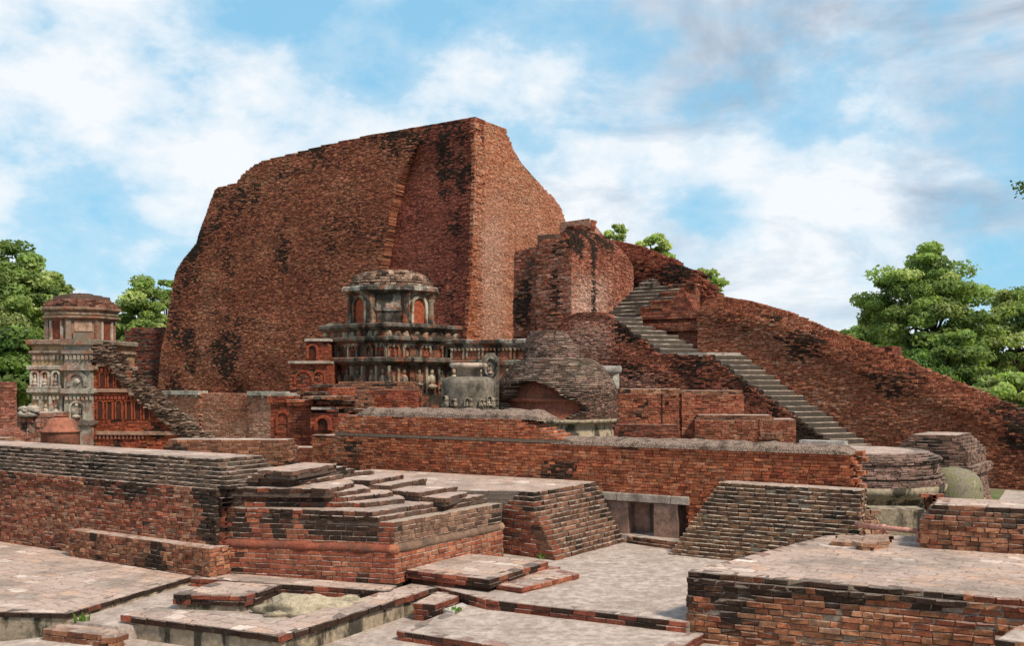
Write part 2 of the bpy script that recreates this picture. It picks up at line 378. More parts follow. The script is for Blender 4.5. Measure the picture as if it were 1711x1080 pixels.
def leafmat():
    m_ = bpy.data.materials.new('leaves'); m_.use_nodes = True; T = NT(m_.node_tree); b = [n for n in T.n if n.type == 'BSDF_PRINCIPLED'][0]
    att = T.new('ShaderNodeAttribute', attribute_name='Col').outputs['Color']; T.put(b.inputs['Base Color'], att); b.inputs['Roughness'].default_value = .6; b.inputs['Specular IOR Level'].default_value = .25
    tr = T.new('ShaderNodeBsdfTranslucent'); T.put(tr.inputs['Color'], T.mix(1.0, att, (1.7, 1.75, .8), 'MULTIPLY')); mx = T.new('ShaderNodeMixShader'); mx.inputs[0].default_value = .45
    out = [n for n in T.n if n.type == 'OUTPUT_MATERIAL'][0]; T.l.new(b.outputs[0], mx.inputs[1]); T.l.new(tr.outputs[0], mx.inputs[2]); T.l.new(mx.outputs[0], out.inputs['Surface'])
    return m_
M_LEAF = leafmat()
NEAR = [M_BRICK, M_MORTAR, M_PAVES, M_PLASTER]; MID = [M_BRICKM, M_MORTAR, M_PAVES, M_PLASTER]; FAR = [M_BRICKF, M_MORTAR, M_PAVES, M_PLASTER]

# ---------------------------------------------------------------- the ground
mb = MB(); mb.prism([(-900, -60), (900, -60), (900, 1600), (-900, 1600)], -1.6, -1.0)
mb.build('ground', M_GROUND, base=(0, 0, -1.0), kind='structure')
def floor_slab(name, poly, z, m_, zb=-1.05, kind='structure', label=None, cat=None):
    b = MB(); b.prism(poly, zb, z); return b.build(name, m_, kind=kind, label=label, cat=cat)
# court floor (upper), its apron below, lowest floor and the sandy strip
MF = [M_BRICK, M_MORTAR, M_FLOOR, M_PLASTER]; MP = [M_BRICK, M_MORTAR, M_PAVE, M_PLASTER]
PALEM = (.36, .29, .23)
# ---------------------------------------------------------------- court floors
mb = MB(); pr = pal(RED, .32, .2, 1.1, 3)
cf = [G(812, 1002, 0), G(1147, 1040, 0), (2.6, 11.6), (5.0, 14.3), (3.2, 16.4), (1.9, 17.2), (-.4, 16.2), (-1.5, 13.9)]
mb.dm = .6; masonry(mb, cf, -.128, 2, pal(RED[:4], .66, .2, 1.1, 3, None, .3, .15), .064, .24, edges=[0, 7], core=(.2, .17, .14), prot=.01)
mb.prism(offset(cf, [.03] * 8), -1.05, -.13, (.2, .17, .14), 1)
mb.build('court_floor', MF, kind='structure')
mb = MB(); fb_ = [G(663, 1054, -.12), G(1075, 1118, -.12), G(1190, 1051, -.12), (1.9, 12.4), (-.2, 13.3), G(756, 1019, -.12)]
mb.dm = .6; masonry(mb, fb_, -.236, 2, pal(RED[:4], .66, .2, 1.1, 4, None, .3, .15), .058, .25, edges=[0, 1, 5], core=(.2, .17, .14), prot=.008)
mb.prism(offset(fb_, [.03] * 6), -1.05, -.24, (.2, .17, .14), 1)
mb.build('apron_floor', MF, kind='structure')
floor_slab('lower_floor', [(-6.5, 5), (7, 5), (7, 11.3), (2, 11.9), (-.4, 13.4), (-2.0, 13.2), (-6.5, 11)], -.232, M_FLOOR)
floor_slab('sandy_path', [(-5.4, 11.8), G(198, 1048, -.07), (-3.2, 12.0), (-2.4, 13.9), (-4.4, 14.3), (-5.5, 12.6)], -.072, M_FLOOR)
floor_slab('passage_floor', [(1.2, 17.35), (1.9, 17.0), (3.0, 16.35), (4.2, 16.4), (2.2, 18.9), (.9, 18.4)], .105, M_FLOOR)

# ---------------------------------------------------------------- paved platform at the left
p1 = [(-10.5, 12.1), G(113, 1025, .03), G(322, 963.5, .03), (-4.0, 14.3), (-8.46, 17.0), (-13, 20)]
T = thing('brick_platform', 'pale brick paved terrace at far left with plastered front edge', 'platform', (-6.5, 14, -1))
mb = MB(); masonry(mb, p1, -.035, 1, pal(RED[:4], .85, .3, 1, 9, None, .3, .15), .065, .22, edges=[0, 1], prot=.01); mb.build('paving', MP, T)
mb = MB(); mb.prism(offset(p1, [.02] * 6), -1.05, -.037, mat=0); mb.build('plaster_base', [M_PLASTER], T)
lo = [G(72, 1051, -.1), G(197, 1065, -.1), G(199, 1046, -.1), G(114, 1037, -.1)]
mb = MB(); masonry(mb, lo, -.76, 10, pal(WORN, .45, .3, 1.2, 5), .066, .2, edges=[0, 1], prot=.015)
mb.build('brick_step', NEAR, label='low dark brick step below the corner of the plastered terrace', cat='step')

# ---------------------------------------------------------------- long corbelled wall at the left, its bench and the bastion
WD = (.838, -.546); WV = (.546, .838)
WR = (-4.05, 13.93); WL = along(WR, WD, -10.4)
mb = MB(); n0 = 22
topd = lambda x, y, z: (.42 if z > 1.13 else .06 * 0, 0)
pw = pal(WORN, .36, .25, .9, 11, topd)
masonry(mb, [WL, WR, along(WR, WV, 1.25), along(WL, WV, 1.25)], -.03, n0, pal(WORN[:1] + RED[1:5] + WORN[3:5], .28, .3, .9, 11, lambda x, y, z: (sm(z, .6, 1.2) * .34 - .04, 0), .3, .14), .056, .15, prot=.012, jit=.006, edges=[0, 1], core=(.085, .06, .045))
def inW(i, c): return (.055 * (c + 1), .10 * (c + 1) + .03 * (c > 3), 0, 0)[i]
WRt = along(WR, WD, .3); 
mb.dust = (.36, .29, .24); mb.dm = .8; masonry(mb, [WL, WRt, along(WRt, WV, 1.25), along(WL, WV, 1.25)], -.03 + n0 * .056, 7, pal([(.035, .026, .02), (.06, .04, .03), (.095, .06, .042), (.14, .085, .058), (.2, .13, .09)], .40, .1, 1.2, 12), .053, .16, inset=inW, prot=.022, jit=.009, edges=[0, 1], core=(.09, .075, .06), top=(.4, .34, .3))
mb.build('brick_wall', NEAR, label='long low brick wall at left with black stepped courses along its top', cat='wall')
bn = [(-6.72, 15.42), (-4.06, 13.66), (-3.85, 13.95), (-6.5, 15.75)]
mb = MB(); masonry(mb, bn, -.01, 7, pal(WORN[:4] + RED[2:4], .44, .4, 1.0, 21, None, .3, .14), .063, .15, prot=.012, jit=.007, edges=[0, 1, 3], core=(.12, .09, .07))
mb.build('brick_bench', NEAR, label='low black stained brick bench against the foot of the long left wall', cat='bench')

T = thing('brick_bastion', 'dark square brick bastion with a rounded moulding in the left foreground', 'bastion', (-2.6, 14.2, 0))
BL, BR, BB = (-4.10, 14.03), (-1.556, 13.46), (-.16, 15.55)
bp = [BL, BR, BB, (-2.7, 16.2)]
def exb(x, y, z):
    return (sm(z, .45, .7) * .46 + .14 * sm(z, .8, 1.2) - .02 + (.3 if z < .08 else 0) - .35 * sm(z, .55, .3), 0)
pb = pal(RED[:5], .42, .7, 1.7, 33, exb, spk=.12)
pbs = pal([(.10, .065, .045), (.16, .09, .06), (.22, .12, .08), (.26, .16, .11), (.3, .14, .09)], .34, .3, 1.2, 35, None, spk=.2)
mb = MB(); mb.dust = (.4, .33, .28)
def inB(i, c):
    if i == 1: return (0, .07, .14, .30, .52, .64, .76, .8)[max(0, c - 11)] if c >= 11 else (0 if c > 6 else -.0)
    return -.035 if (i == 0 and c < 6) else 0
def inB2(i, c):
    if c < 6: return (-.03, -.03, 0, 0)[i]
    return inB(i, c)
def lp(x): return [(px, py) for px, py in x]
LEV = [(.884, [(634, 864), (816, 833)]), (.951, [(622, 855), (684, 846), (811, 827)]), (1.02, [(608, 840), (677, 833), (668, 827), (744, 833), (782, 822)]), (1.087, [(573, 831), (658, 822), (648, 818), (700, 823), (766, 812)]),
       (1.154, [(561, 823), (619, 815), (606, 810), (652, 811), (714, 799)]), (1.222, [(550, 817), (592, 806), (585, 801), (617, 803), (675, 793)])]
TOPL = [(1.287, [(372, 805), (500, 804), (574, 793), (574, 790), (626, 786)]), (1.345, [(413, 798), (480, 797), (593, 783)]), (1.40, [(421, 792), (485, 792), (578, 779)]), (1.455, [(431, 785), (488, 788), (562, 775)])]
pbk_ = pal([(.05, .034, .026), (.085, .05, .036), (.14, .075, .052), (.20, .10, .072)], .30, .1, 1.5, 40)
for c in range(12):
    ins = [inB2(i, min(c, 10)) for i in range(4)]; Q = offset(bp, ins); z = c * .068
    if c != 6:
        course(mb, Q[0], Q[1], z, .068, .17, .3, pb, .005, .006, .0035)
        course(mb, Q[1], Q[2], z, .068, .16, .12, pbs if c > 5 else pal(RED[1:], .25, .2, 1, 36), .006, .006, .004)
        course(mb, Q[3], Q[0], z, .068, .17, .2, pb, .005, .006, .004)
    mb.prism(offset(bp, [v + .013 for v in ins]), z, z + .064, (.36, .29, .23), 1)
def level(z, h, left, pts, first):
    F_ = GP(pts, z); po = [left] + F_ + [(left[0] + F_[-1][0] - F_[0][0], left[1] + F_[-1][1] - F_[0][1])]
    for k in range(len(F_)):
        course(mb, po[k], po[k + 1], z - h, h, .17, .16, first if k == 0 else pbk_, .012, .007, .007)
    course(mb, po[-1], po[0], z - h, h, .17, .2, first, .01, .007, .006)
    mb.prism(offset(po, [.012] * len(po)), z - h - .06, z - .005, (.10, .07, .055), 1, 2, (.36, .27, .22))
mb.dm = .75; mb.dust = (.46, .36, .30)
for z, pts in LEV: level(z, .068, BL, pts, pb)
for z, pts in TOPL: level(z, .062, GP(pts[:1], z)[0], pts[1:], pbk_)
mb.build('bastion_body', NEAR, T)
mb = MB()                                             # rounded torus moulding round the front and right faces
Q = offset(bp, [.02] * 4)
for a, b, colr in ((Q[0], Q[1], (.24, .075, .045)), (Q[1], Q[2], (.19, .12, .085))):
    d = math.dist(a, b); ux, uy = (b[0] - a[0]) / d, (b[1] - a[1]) / d; k = int(d / .1)
    pts = [(a[0] + ux * d * i / k + .012 * random.uniform(-1, 1), a[1] + uy * d * i / k + .012 * random.uniform(-1, 1), .447 + .012 * mn.noise((i * .3, 0, 3))) for i in range(k + 1)]
    mb.tube(pts, [.068 * (1 + .13 * mn.noise((i * .45, 2, 7))) for i in range(k + 1)], 12, colr, 0)
mb.ball((Q[1][0], Q[1][1], .447), (.085, .085, .075), (.42, .16, .085), 0, 10, .15); mb.ball((Q[2][0], Q[2][1], .447), (.085, .085, .075), (.40, .24, .16), 0, 10, .2)
mb.build('rounded_moulding', [M_STONE], T)
# right wing: stepped corbelled block beside the court
T2_ = thing('brick_block', 'stepped brick block with raked corbelled side, next to the stone doorway', 'wall', (.6, 16, 0))
mb = MB(); wp = [(-.14, 15.82), (.66, 15.2), (1.86, 16.93), (1.22, 17.42), (-2.75, 19.75), (-2.6, 15.9)]
def inw(i, c): return (.0 if c < 11 else .05 * (c - 10), .0 if c == 0 else .040 * c + .008 * (c % 2), 0, 0, 0, 0)[i]
def exw(x, y, z): return (-.25 * sm(z, .75, .5) + (.3 if z > .8 else 0), 0)
pwr = pal([(.06, .038, .028), (.10, .055, .038), (.16, .08, .05), (.22, .11, .07), (.28, .15, .1)], .34, .2, 1.2, 52); mb.dust = (.44, .36, .3); mb.dm = .8
for c in range(14):
    ins = [inw(i, c) for i in range(6)]; Q = offset(wp, ins); z = c * .0695
    course(mb, Q[0], Q[1], z, .0695, .2, .2, pal(RED[1:5], .28, .2, 1.3, 50, exw) if c < 12 else pwr, .012, .007, .006)
    course(mb, Q[1], Q[2], z, .0695, .17, .22, pwr, .013, .008, .006)
    mb.prism(offset(wp, [v + .016 for v in ins]), z, z + .0655, (.14, .11, .09), 1, 2 if c == 13 else 1)
mb.build('block_body', NEAR, T2_)
# step blocks in the court
mb = MB(); s1 = [G(681, 952, .17), G(818, 968, .17), G(914, 938, .17), G(781, 925, .17)]
masonry(mb, s1, -.13, 5, pal(RED[:5], .62, .2, 1.3, 60, None, .3, .15), .06, .22, inset=lambda i, c: -.02 if c > 2 else .03, prot=.008, edges=[0, 1])
mb.build('brick_step', MP, label='upper square paved brick step against the right side of the dark bastion', cat='step', group='brick steps in the court')
mb = MB(); s2 = [G(829, 977, .07), G(872, 983, .07), G(968, 959, .07), G(918, 946, .07)]
masonry(mb, s2, -.05, 2, pal(RED, .2, .2, 1.3, 61), .06, .22, prot=.008)
mb.build('brick_step', MP, label='lower thin paved brick step right of the taller step beside the bastion', cat='step', group='brick steps in the court')
mb = MB(); s3 = [G(690, 1008, -.02), G(727, 1011, -.02), G(767, 996, -.02), G(731, 988, -.02)]
masonry(mb, s3, -.23, 3, pal(RED[:4], .6, .2, 1.3, 62), .07, .2, prot=.008)
mb.build('brick_step', MP, label='small dark brick step between the plastered kerb and the big paved step', cat='step', group='brick steps in the court')
mb = MB(); fs = GP([(740, 1019), (757, 1023), (781, 1012), (772, 1008)], -.1); mb.loft([[(x, y, -.2) for x, y in fs], [(x, y, -.1) for x, y in fs]], (.5, .46, .4)); mb.build('flat_stone', M_STONE, label='pale flat stone lying beside the small dark brick step', cat='stone')

# plastered kerb with brick capping in front, pit, block and lump of old concrete
KA, KB, KC = G(200, 1028, .03), G(471, 1063, .03), G(731, 981, .03)
inF, inR = (.42, .907), (-.864, .503)
KI = (KB[0] + inF[0] * .42 + inR[0] * .45, KB[1] + inF[1] * .42 + inR[1] * .45)
ring = [KA, KB, KC, along(KC, inR, .42), KI, along(KA, inF, .5)]
T = thing('plastered_kerb', 'mouldy plastered kerb with flat brick capping at the bottom left foreground', 'kerb', (-2.6, 11.2, -.3))
mb = MB(); mb.prism(offset(ring, [.035] * 6), -1.05, -.048); mb.build('plaster_base', [M_PLASTER], T)
mb = MB(); masonry(mb, ring, -.046, 1, pal(RED[:4], .85, .2, 1.3, 70), .078, .24, prot=.012, jit=.007); mb.build('brick_capping', NEAR, T)
floor_slab('pit_floor', [KI, along(KC, inR, .5), (-1.7, 13.45), (-4.3, 14.0), (-4.3, 12.9), along(KA, inF, .5)], -.085, M_FLOOR)
mb = MB(); kb = [G(318, 966, .045), G(650, 988, .045), G(664, 978, .045), G(352, 955, .045)]
masonry(mb, kb, -.09, 2, pal(RED[:4], .8, .2, 1.3, 71), .067, .22, prot=.008, edges=[0, 1, 3]); mb.build('brick_kerb', NEAR, label='narrow brick kerb along the foot of the dark bastion', cat='kerb')
T = thing('brick_slab', 'small square brick slab on a plastered base inside the kerb', 'slab', (-3, 12.5, -.08))
kk = [G(289, 993, .12), G(409, 997, .12), G(471, 977, .12), G(367, 971, .12)]
mb = MB(); mb.prism(offset(kk, [.03] * 4), -.09, .0); mb.build('plaster_base', [M_PLASTER], T)
mb = MB(); masonry(mb, kk, -.005, 2, pal(RED[:4], .9, .2, 1.3, 72), .063, .24, prot=.01, jit=.006); mb.build('slab_top', MP, T)
mb = MB(); c0 = G(512, 1022, -.05); mb.ball((c0[0], c0[1] + .05, -.07), (.57, .30, .20), (.40, .335, .235), 0, 30, .38); mb.ball((c0[0] + .38, c0[1] + .22, -.09), (.35, .22, .15), (.38, .32, .22), 0, 20, .4)
mb.build('concrete_lump', M_STONE, label='pale rounded lump of old concrete lying in the kerbed pit', cat='rubble')

# ---------------------------------------------------------------- right platform, low wall on it, corner slab, handrail
T = thing('brick_platform', 'broad paved brick platform filling the right foreground', 'platform', (4, 11, -1))
p2 = [(1.95, 11.4), (8.2, 8.39), (9.4, 13.0), (5.05, 14.15), (4.32, 14.06)]
mb = MB()
def inp(i, c): return (.028 if c == 22 else .0, .03 if c == 22 else 0, 0, 0, 0)[i] + (.012 * ((c * 7) % 3) if i == 0 and c > 17 else 0)
masonry(mb, p2, -.968, 23, pal([(.13, .04, .025), (.24, .075, .04), (.33, .12, .06), (.36, .16, .08), (.33, .2, .13)], .37, .35, 1.0, 80, lambda x, y, z: (sm(z, .15, .45) * .36 - .05, 0), .25, .15), .066, .19, inset=inp, edges=[0, 4], prot=.014, jit=.008, core=(.24, .19, .145), bev=.009)
mb.build('platform_body', MP, T)
w5 = [G(1537, 915.5, .55), (8.3, 11.66), (9.0, 12.6), (5.7, 14.0)]
mb = MB(); masonry(mb, w5, .545, 9, pal(WORN[:4] + RED[2:4], .30, .3, 1.1, 85, lambda x, y, z: (sm(z, .75, .95) * .25, 0), .25, .15), .061, .165, inset=lambda i, c: (.05 * max(0, c - 5), 0, 0, .05 * max(0, c - 5))[i], edges=[0, 3], prot=.014, jit=.007)
mb.build('brick_wall', NEAR, label='low brick wall standing on the right paved platform beside the red handrail', cat='wall')
for lab, pts, z, n_ in (('thin broken brick ledge on the platform beneath the end of the corbelled wall', [(1388, 905), (1440, 908), (1444, 897), (1404, 893)], .60, 1), ('grey mortared step between the corbelled wall and the handrail', [(1440, 908), (1484, 904), (1486, 893), (1446, 893)], .64, 2)):
    mb = MB(); masonry(mb, GP(pts, z), z - .05 * n_, n_, pal(WORN[2:], .0, .1, 1.4, 88), .05, .18, prot=.01); mb.build('brick_ledge', NEAR, label=lab, cat='ledge')
mb = MB(); masonry(mb, [G(1662, 1069, .36), (6.2, 8.25), (6.9, 9.0), G(1713, 1041, .36)], -.9, 19, pal(WORN, .3, .2, 1.2, 89), .0665, .2, prot=.01, edges=[0, 3])
mb.build('brick_pier', MF, label='grey topped pier corner cut off by the bottom right edge of the photo', cat='pier')
T = thing('handrail', 'rusty pink pipe handrail between the corbelled wall and the low right wall', 'handrail', (4.9, 13.5, .5))
Yh = 13.7; a, b, j = P(1430, 877, Yh + .5), P(1534, 888.5, Yh - .25), P(1475, 882.5, Yh + .15)
mb = MB(); mb.tube([a, j, b], .036, 10); mb.build('top_rail', M_METAL, T)
mb = MB(); mb.tube([(b[0], b[1], b[2]), (b[0], b[1], .5)], .03, 8); mb.build('post', M_METAL, T)
mb = MB(); mb.tube([(j[0], j[1], j[2] + .045), (j[0], j[1], j[2] - .07)], .043, 10); mb.tube([(j[0], j[1], j[2] - .08), (j[0], j[1], .5)], .022, 8); mb.build('post', M_METAL, T)
mb = MB(); mb.tube([P(1486, 908, Yh), P(1534, 913, Yh - .25)], .014, 6); mb.build('lower_rail', M_METAL, T)

# ---------------------------------------------------------------- corbelled wall right of the doorway
T = thing('brick_wall', 'broad wall of ragged corbelled bricks right of the small stone doorway', 'wall', (3.6, 15.3, 0))
mb = MB(); mb.dust = (.46, .39, .32); mb.dm = .8
w4 = [(2.42, 15.72), (4.80, 14.22), (5.2, 14.95), (2.95, 16.5)]
masonry(mb, w4, -.03, 19, pal([(.05, .034, .024), (.09, .05, .033), (.15, .075, .042), (.22, .115, .06), (.28, .165, .095)], .30, .1, 1.5, 90, spk=.35), .060, .165, inset=lambda i, c: (.026 * c, 0, .0, .034 * c)[i], edges=[0, 1, 3], prot=.015, jit=.0075, bev=.009, core=(.20, .17, .13))
mb.build('wall_body', NEAR, T)
mb = MB(); r0 = (5.05, 14.75)
masonry(mb, [(4.95, 14.72), (5.36, 14.6), (5.6, 15.2), (5.1, 15.3)], -.2, 15, pal(WORN, .3, .1, 1.5, 91), .066, .17, prot=.03, jit=.012, inset=lambda i, c: max(0, c - 9) * .045)
mb.build('rubble_end', NEAR, T)
mb = MB(); masonry(mb, [(1.84, 16.9), (2.62, 16.15), (3.0, 16.5), (2.1, 17.3)], -.02, 2, pal(WORN, .35, .1, 1.5, 92), .066, .2, prot=.02, jit=.01, edges=[0, 3], inset=lambda i, c: .05 * c)
mb.build('brick_kerb', MF, label='thin broken brick kerb across the foot of the stone doorway', cat='kerb')

# ---------------------------------------------------------------- long red wall across the middle
T = thing('brick_wall', 'long orange red brick wall with rounded pebbly capping across the middle', 'wall', (1, 17.6, -1))
LO = (1.08, 17.6); LD = dirv(-31); LV = dirv(59)
ta, tb = t_at(LO, LD, 522), t_at(LO, LD, 1426)
A_, B_ = along(LO, LD, ta), along(LO, LD, tb)
lw = [A_, B_, along(B_, LV, .6), along(A_, LV, .6)]
def exl(x, y, z):
    px = pix(x, y, z)[0]; return ((.35 if px < 600 else 0) + (.2 if px > 1390 else 0) - .07, 0)
plw = pal(ORANGE, .25, .2, .8, 100, exl, spk=.16, var=.28)
mb = MB(); mb.dust = (.3, .2, .15)
masonry(mb, lw, .80, 15, plw, .052, .145, edges=[0, 1, 3], prot=.006, jit=.0035, inset=lambda i, c: -.0 if i != 1 else .03 * (c % 3), core=(.07, .048, .035), tm=1)
td0, td1 = t_at(LO, LD, 962), t_at(LO, LD, 1150)
for q0, q1 in ((ta, td0), (td1, tb)):
    a, b = along(LO, LD, q0), along(LO, LD, q1)
    masonry(mb, [a, b, along(b, LV, .6), along(a, LV, .6)], -1.0, 30, plw, .06, .15, edges=[0, 1, 3], core=(.07, .048, .035))
mb.build('wall_body', MID[:0] + NEAR, T)
t0u, t1u = t_at(LO, LD, 560), t_at(LO, LD, 940)
a, b = along(LO, LD, t0u), along(LO, LD, t1u); up = [a, b, along(b, LV, .6), along(a, LV, .6)]
mb = MB(); mb.prism(offset(up, [-.006, 0, 0, 0]), 1.585, 1.645, (.17, .12, .09), 1)
masonry(mb, up, 1.65, 7, plw, .0497, .145, edges=[0, 1, 3], prot=.006, inset=lambda i, c: (.0, .14 * c, 0, .035 * c)[i], core=(.07, .048, .035)); mb.build('upper_wall', NEAR, T)
def cap(mb, t0, t1, z, hw, hh, seed):
    k = int((t1 - t0) / .05); rings = []
    for i in range(k + 1):
        t = lerp(t0, t1, i / k); c = along(along(LO, LD, t), LV, .3); e = min(1, min(i, k - i) / 5 + .25); ring = []
        for j in range(11):
            a_ = math.pi * j / 10; o = -math.cos(a_) * hw * (1 + .05 * mn.noise((t * 2, j * .5, seed))); hh_ = hh * e * (1 + .28 * mn.noise((t * 3.1, j * .6, seed)) + .14 * mn.noise((t * 11, j * 1.5, seed)))
            ring.append((c[0] + LV[0] * o, c[1] + LV[1] * o, z + math.sin(a_) ** .7 * hh_))
        rings.append(ring + [(c[0], c[1], z - .005)])
    mb.loft([r[::1] for r in rings], (.4, .33, .28), 0, True, False)
mb = MB(); cap(mb, t_at(LO, LD, 922), tb - .03, 1.572, .325, .135, 1.0); mb.build('rounded_capping', [M_PEBBLE], T)
mb = MB(); cap(mb, t_at(LO, LD, 592), t_at(LO, LD, 908), 1.985, .30, .165, 5.0); mb.build('rounded_capping', [M_PEBBLE], T)
mb = MB(); a = along(LO, LD, t_at(LO, LD, 1322)); b = along(LO, LD, t_at(LO, LD, 1400)); a, b = along(a, LV, .46), along(b, LV, .46)
mb.prism([a, b, along(b, LV, .2), along(a, LV, .2)], 1.60, 1.745, (.5, .46, .42)); mb.build('white_kerbstone', M_STONE, T, )
for k in range(7):                                    # crumbling bricks at the right end
    mb = MB() if k == 0 else mb
    q = along(B_, LV, random.uniform(0, .45)); course(mb, along(q, LD, -.05), along(q, LD, random.uniform(.05, .14)), .95 + k * .1, .075, .2, .18, plw, .02, .01, .01)
mb.build('crumbling_end', NEAR, T)
# doorway of stone posts and lintel
D = thing('stone_doorway', 'low doorway of granite posts under a grey stone lintel in the long wall', 'doorway', (2, 17, .1))
def post(name, p0, p1, z0, z1, off, dep, col, lab=None):
    a, b = along(along(LO, LD, t_at(LO, LD, p0)), LV, off), along(along(LO, LD, t_at(LO, LD, p1)), LV, off)
    m_ = MB(); q = [a, b, along(b, LV, dep), along(a, LV, dep)]
    m_.loft([[(x, y, z0) for x, y in q], [(x, y, z1 - .015) for x, y in offset(q, [.003] * 4)], [(x, y, z1) for x, y in offset(q, [.012] * 4)]], col); m_.build(name, M_STONE, D)
GR, BR_ = (.36, .30, .25), (.27, .165, .125)
for p0, p1 in ((958, 1031), (1032, 1121), (1122, 1152)): post('lintel', p0, p1, .665, .797, -.03, .5, GR)
post('post', 972, 988, .10, .664, .0, .3, BR_); post('post', 1009, 1049, .10, .664, .01, .26, BR_); post('post', 1047, 1074, .10, .664, .29, .2, (.29, .175, .135)); post('post', 1093, 1133, .10, .664, -.02, .4, BR_)
mb = MB(); a = along(along(LO, LD, t_at(LO, LD, 955)), LV, 2.6); b = along(a, LD, 1.1); mb.prism([a, b, along(b, LV, .2), along(a, LV, .2)], -.5, .9); mb.build('plaster_wall', M_FLOOR, label='pale plastered wall seen through the left gap of the stone doorway', cat='wall')
mb = MB(); a = along(along(LO, LD, t_at(LO, LD, 1040)), LV, 1.6); b = along(a, LD, 1.6); masonry(mb, [a, b, along(b, LV, .3), along(a, LV, .3)], -.2, 18, pal(DEEP, .6, .1, 1, 105), .066, .2, edges=[0]); mb.build('brick_wall', NEAR, label='dark brick wall inside the passage behind the stone doorway', cat='wall')
mb = MB(); mb.ball((*along(along(LO, LD, t_at(LO, LD, 1079)), LV, .8), .60), (.06, .06, .09), (.6, .58, .54), 0, 10, .1); mb.ball((*along(along(LO, LD, t_at(LO, LD, 1079)), LV, .8), .30), (.05, .05, .24), (.3, .27, .24), 0, 10, .1); mb.build('round_stone', M_STONE, label='pale rounded stone showing in the dark doorway gap', cat='stone')
# ---------------------------------------------------------------- the great brick temple
TC = (-2.19, 48.0)                                    # near corner of the main mass
T = thing('brick_temple', 'huge ruined red brick temple mound with sloping sides and a flat top', 'temple', (-6, 54, -1))
LT = 23.0; TA = along(TC, U, -LT)
def yz(py, t): return H - (py - HY) / F * (48 + .53 * t + .8)
topL = [(t_at(TC, (-U[0], -U[1]), px), py) for px, py in ((782, 193), (760, 196), (690, 207), (600, 222), (510, 243), (440, 262), (415, 268), (395, 281), (378, 296), (372, 305), (338, 314), (300, 330))]
topLz = [(t, yz(py, t)) for t, py in topL]
edgeL = [(yz(py, 20), t_at(TC, (-U[0], -U[1]), px)) for py, px in ((740, 259), (640, 262), (530, 271), (500, 274), (455, 282), (435, 294), (410, 314), (380, 320), (345, 330), (315, 339))]
def sbR(s, z): return .012 * (z + 1) + .12 * mn.noise((s * .3, z * .25, 14)) - ((.06 + .06 * mn.noise((z * 2.9, 1, 1)) + .05 * mn.noise((z * 9, s * 2, 6))) if s < 1.5 + .3 * mn.noise((z * 1.3, 8, 3)) else 0) + .03 * mn.noise((s * 1.2, z * 1.2, 5))
def tedge(z): return pl(z, [(-1, 6.0), (8, 5.5), (11.2, 5.0), (12.6, 4.7), (13.6, 4.2), (14.6, 3.4), (15.2, 3.0)])
def batter(z): return .055 * (z + 1) + .05 * max(0, z - 11)
def sbL(s, z, bay=1):
    t = LT - s; v = batter(z) + .16 * mn.noise((s * .16, z * .2, 4)) + .07 * mn.noise((s * .7, z * .8, 9)) - .25 * sm(abs(z - 4), 3.5, 0)
    te = tedge(z)
    if bay: v += (.10 + .48 * min(t / te, 1.1)) * sm(z, 15.0, 13.0)
    if bay and t < .75 + .25 * mn.noise((z * 1.3, 3, 3)): v += -.06 + .05 * mn.noise((z * 2.9, 1, 1)) + .05 * mn.noise((z * 9, s * 2, 1)) + random.uniform(-.03, .03)
    return v
def exT(x, y, z):
    px, py = pix(x, y, z); e = .16 * mn.noise((x * .12, 3, z * 1.1)) - .05; p = 0
    e += .42 * sm(abs(px - (470 - (py - 330) * .1)), 15, 4) * sm(py, 520, 430) * sm(py, 300, 320)          # the long black water stain
    e += .38 * sm(py, 265 + (690 - px) * .13, 228 + (690 - px) * .27) if px < 700 else 0
    e += .36 * sm(abs(px - 735), 42, 10) * (.55 + .5 * mn.noise((x * .8, z * .5, 2)))
    e += .06 * sm(abs(py - 592), 30, 6) * (px < 640) - .18 * sm(py, 480, 540) * sm(px, 600, 500) - .14 * sm(abs(px - 440), 160, 60) * sm(abs(py - 430), 120, 60)
    e -= .16 * sm(abs(px - 665), 30, 12) + .12 * sm(abs(py - 470), 60, 10) * (px < 600)
    return e, p
ptow = pal([(.105, .035, .023), (.16, .05, .030), (.21, .069, .038), (.26, .097, .053), (.30, .135, .076), (.33, .195, .12)], .21, .45, .5, 200, exT, var=.45, spk=.36)
mb = MB(); mb.dust = (.17, .10, .075)
pbay = pal([(.10, .031, .024), (.155, .044, .03), (.21, .06, .038), (.25, .08, .05), (.28, .115, .075)], .16, .45, .5, 205, lambda x, y, z: (exT(x, y, z)[0] + .06 + .18 * sm(z, 12.5, 14.5), 0), var=.35, spk=.28)
wall(mb, TA, TC, -1.0, lambda s: pl(LT - s, topLz), ptow, lambda s, z: sbL(s, z, 0), .07, .2, 1.1, e0=lambda z: LT - pl(z, edgeL) + .03 * mn.noise((z * 2, 0, 0)), e1=lambda z: tedge(z) + .05 * mn.noise((z * 1.5, 0, 0)), prot=.016, jit=.006)
wall(mb, TA, TC, -1.0, lambda s: pl(LT - s, topLz), pbay, lambda s, z: sbL(s, z, 1), .07, .2, .9, e0=lambda z: LT - tedge(z) - .1, e1=lambda z: max(0, sbR(0, z)), prot=.013, jit=.005)
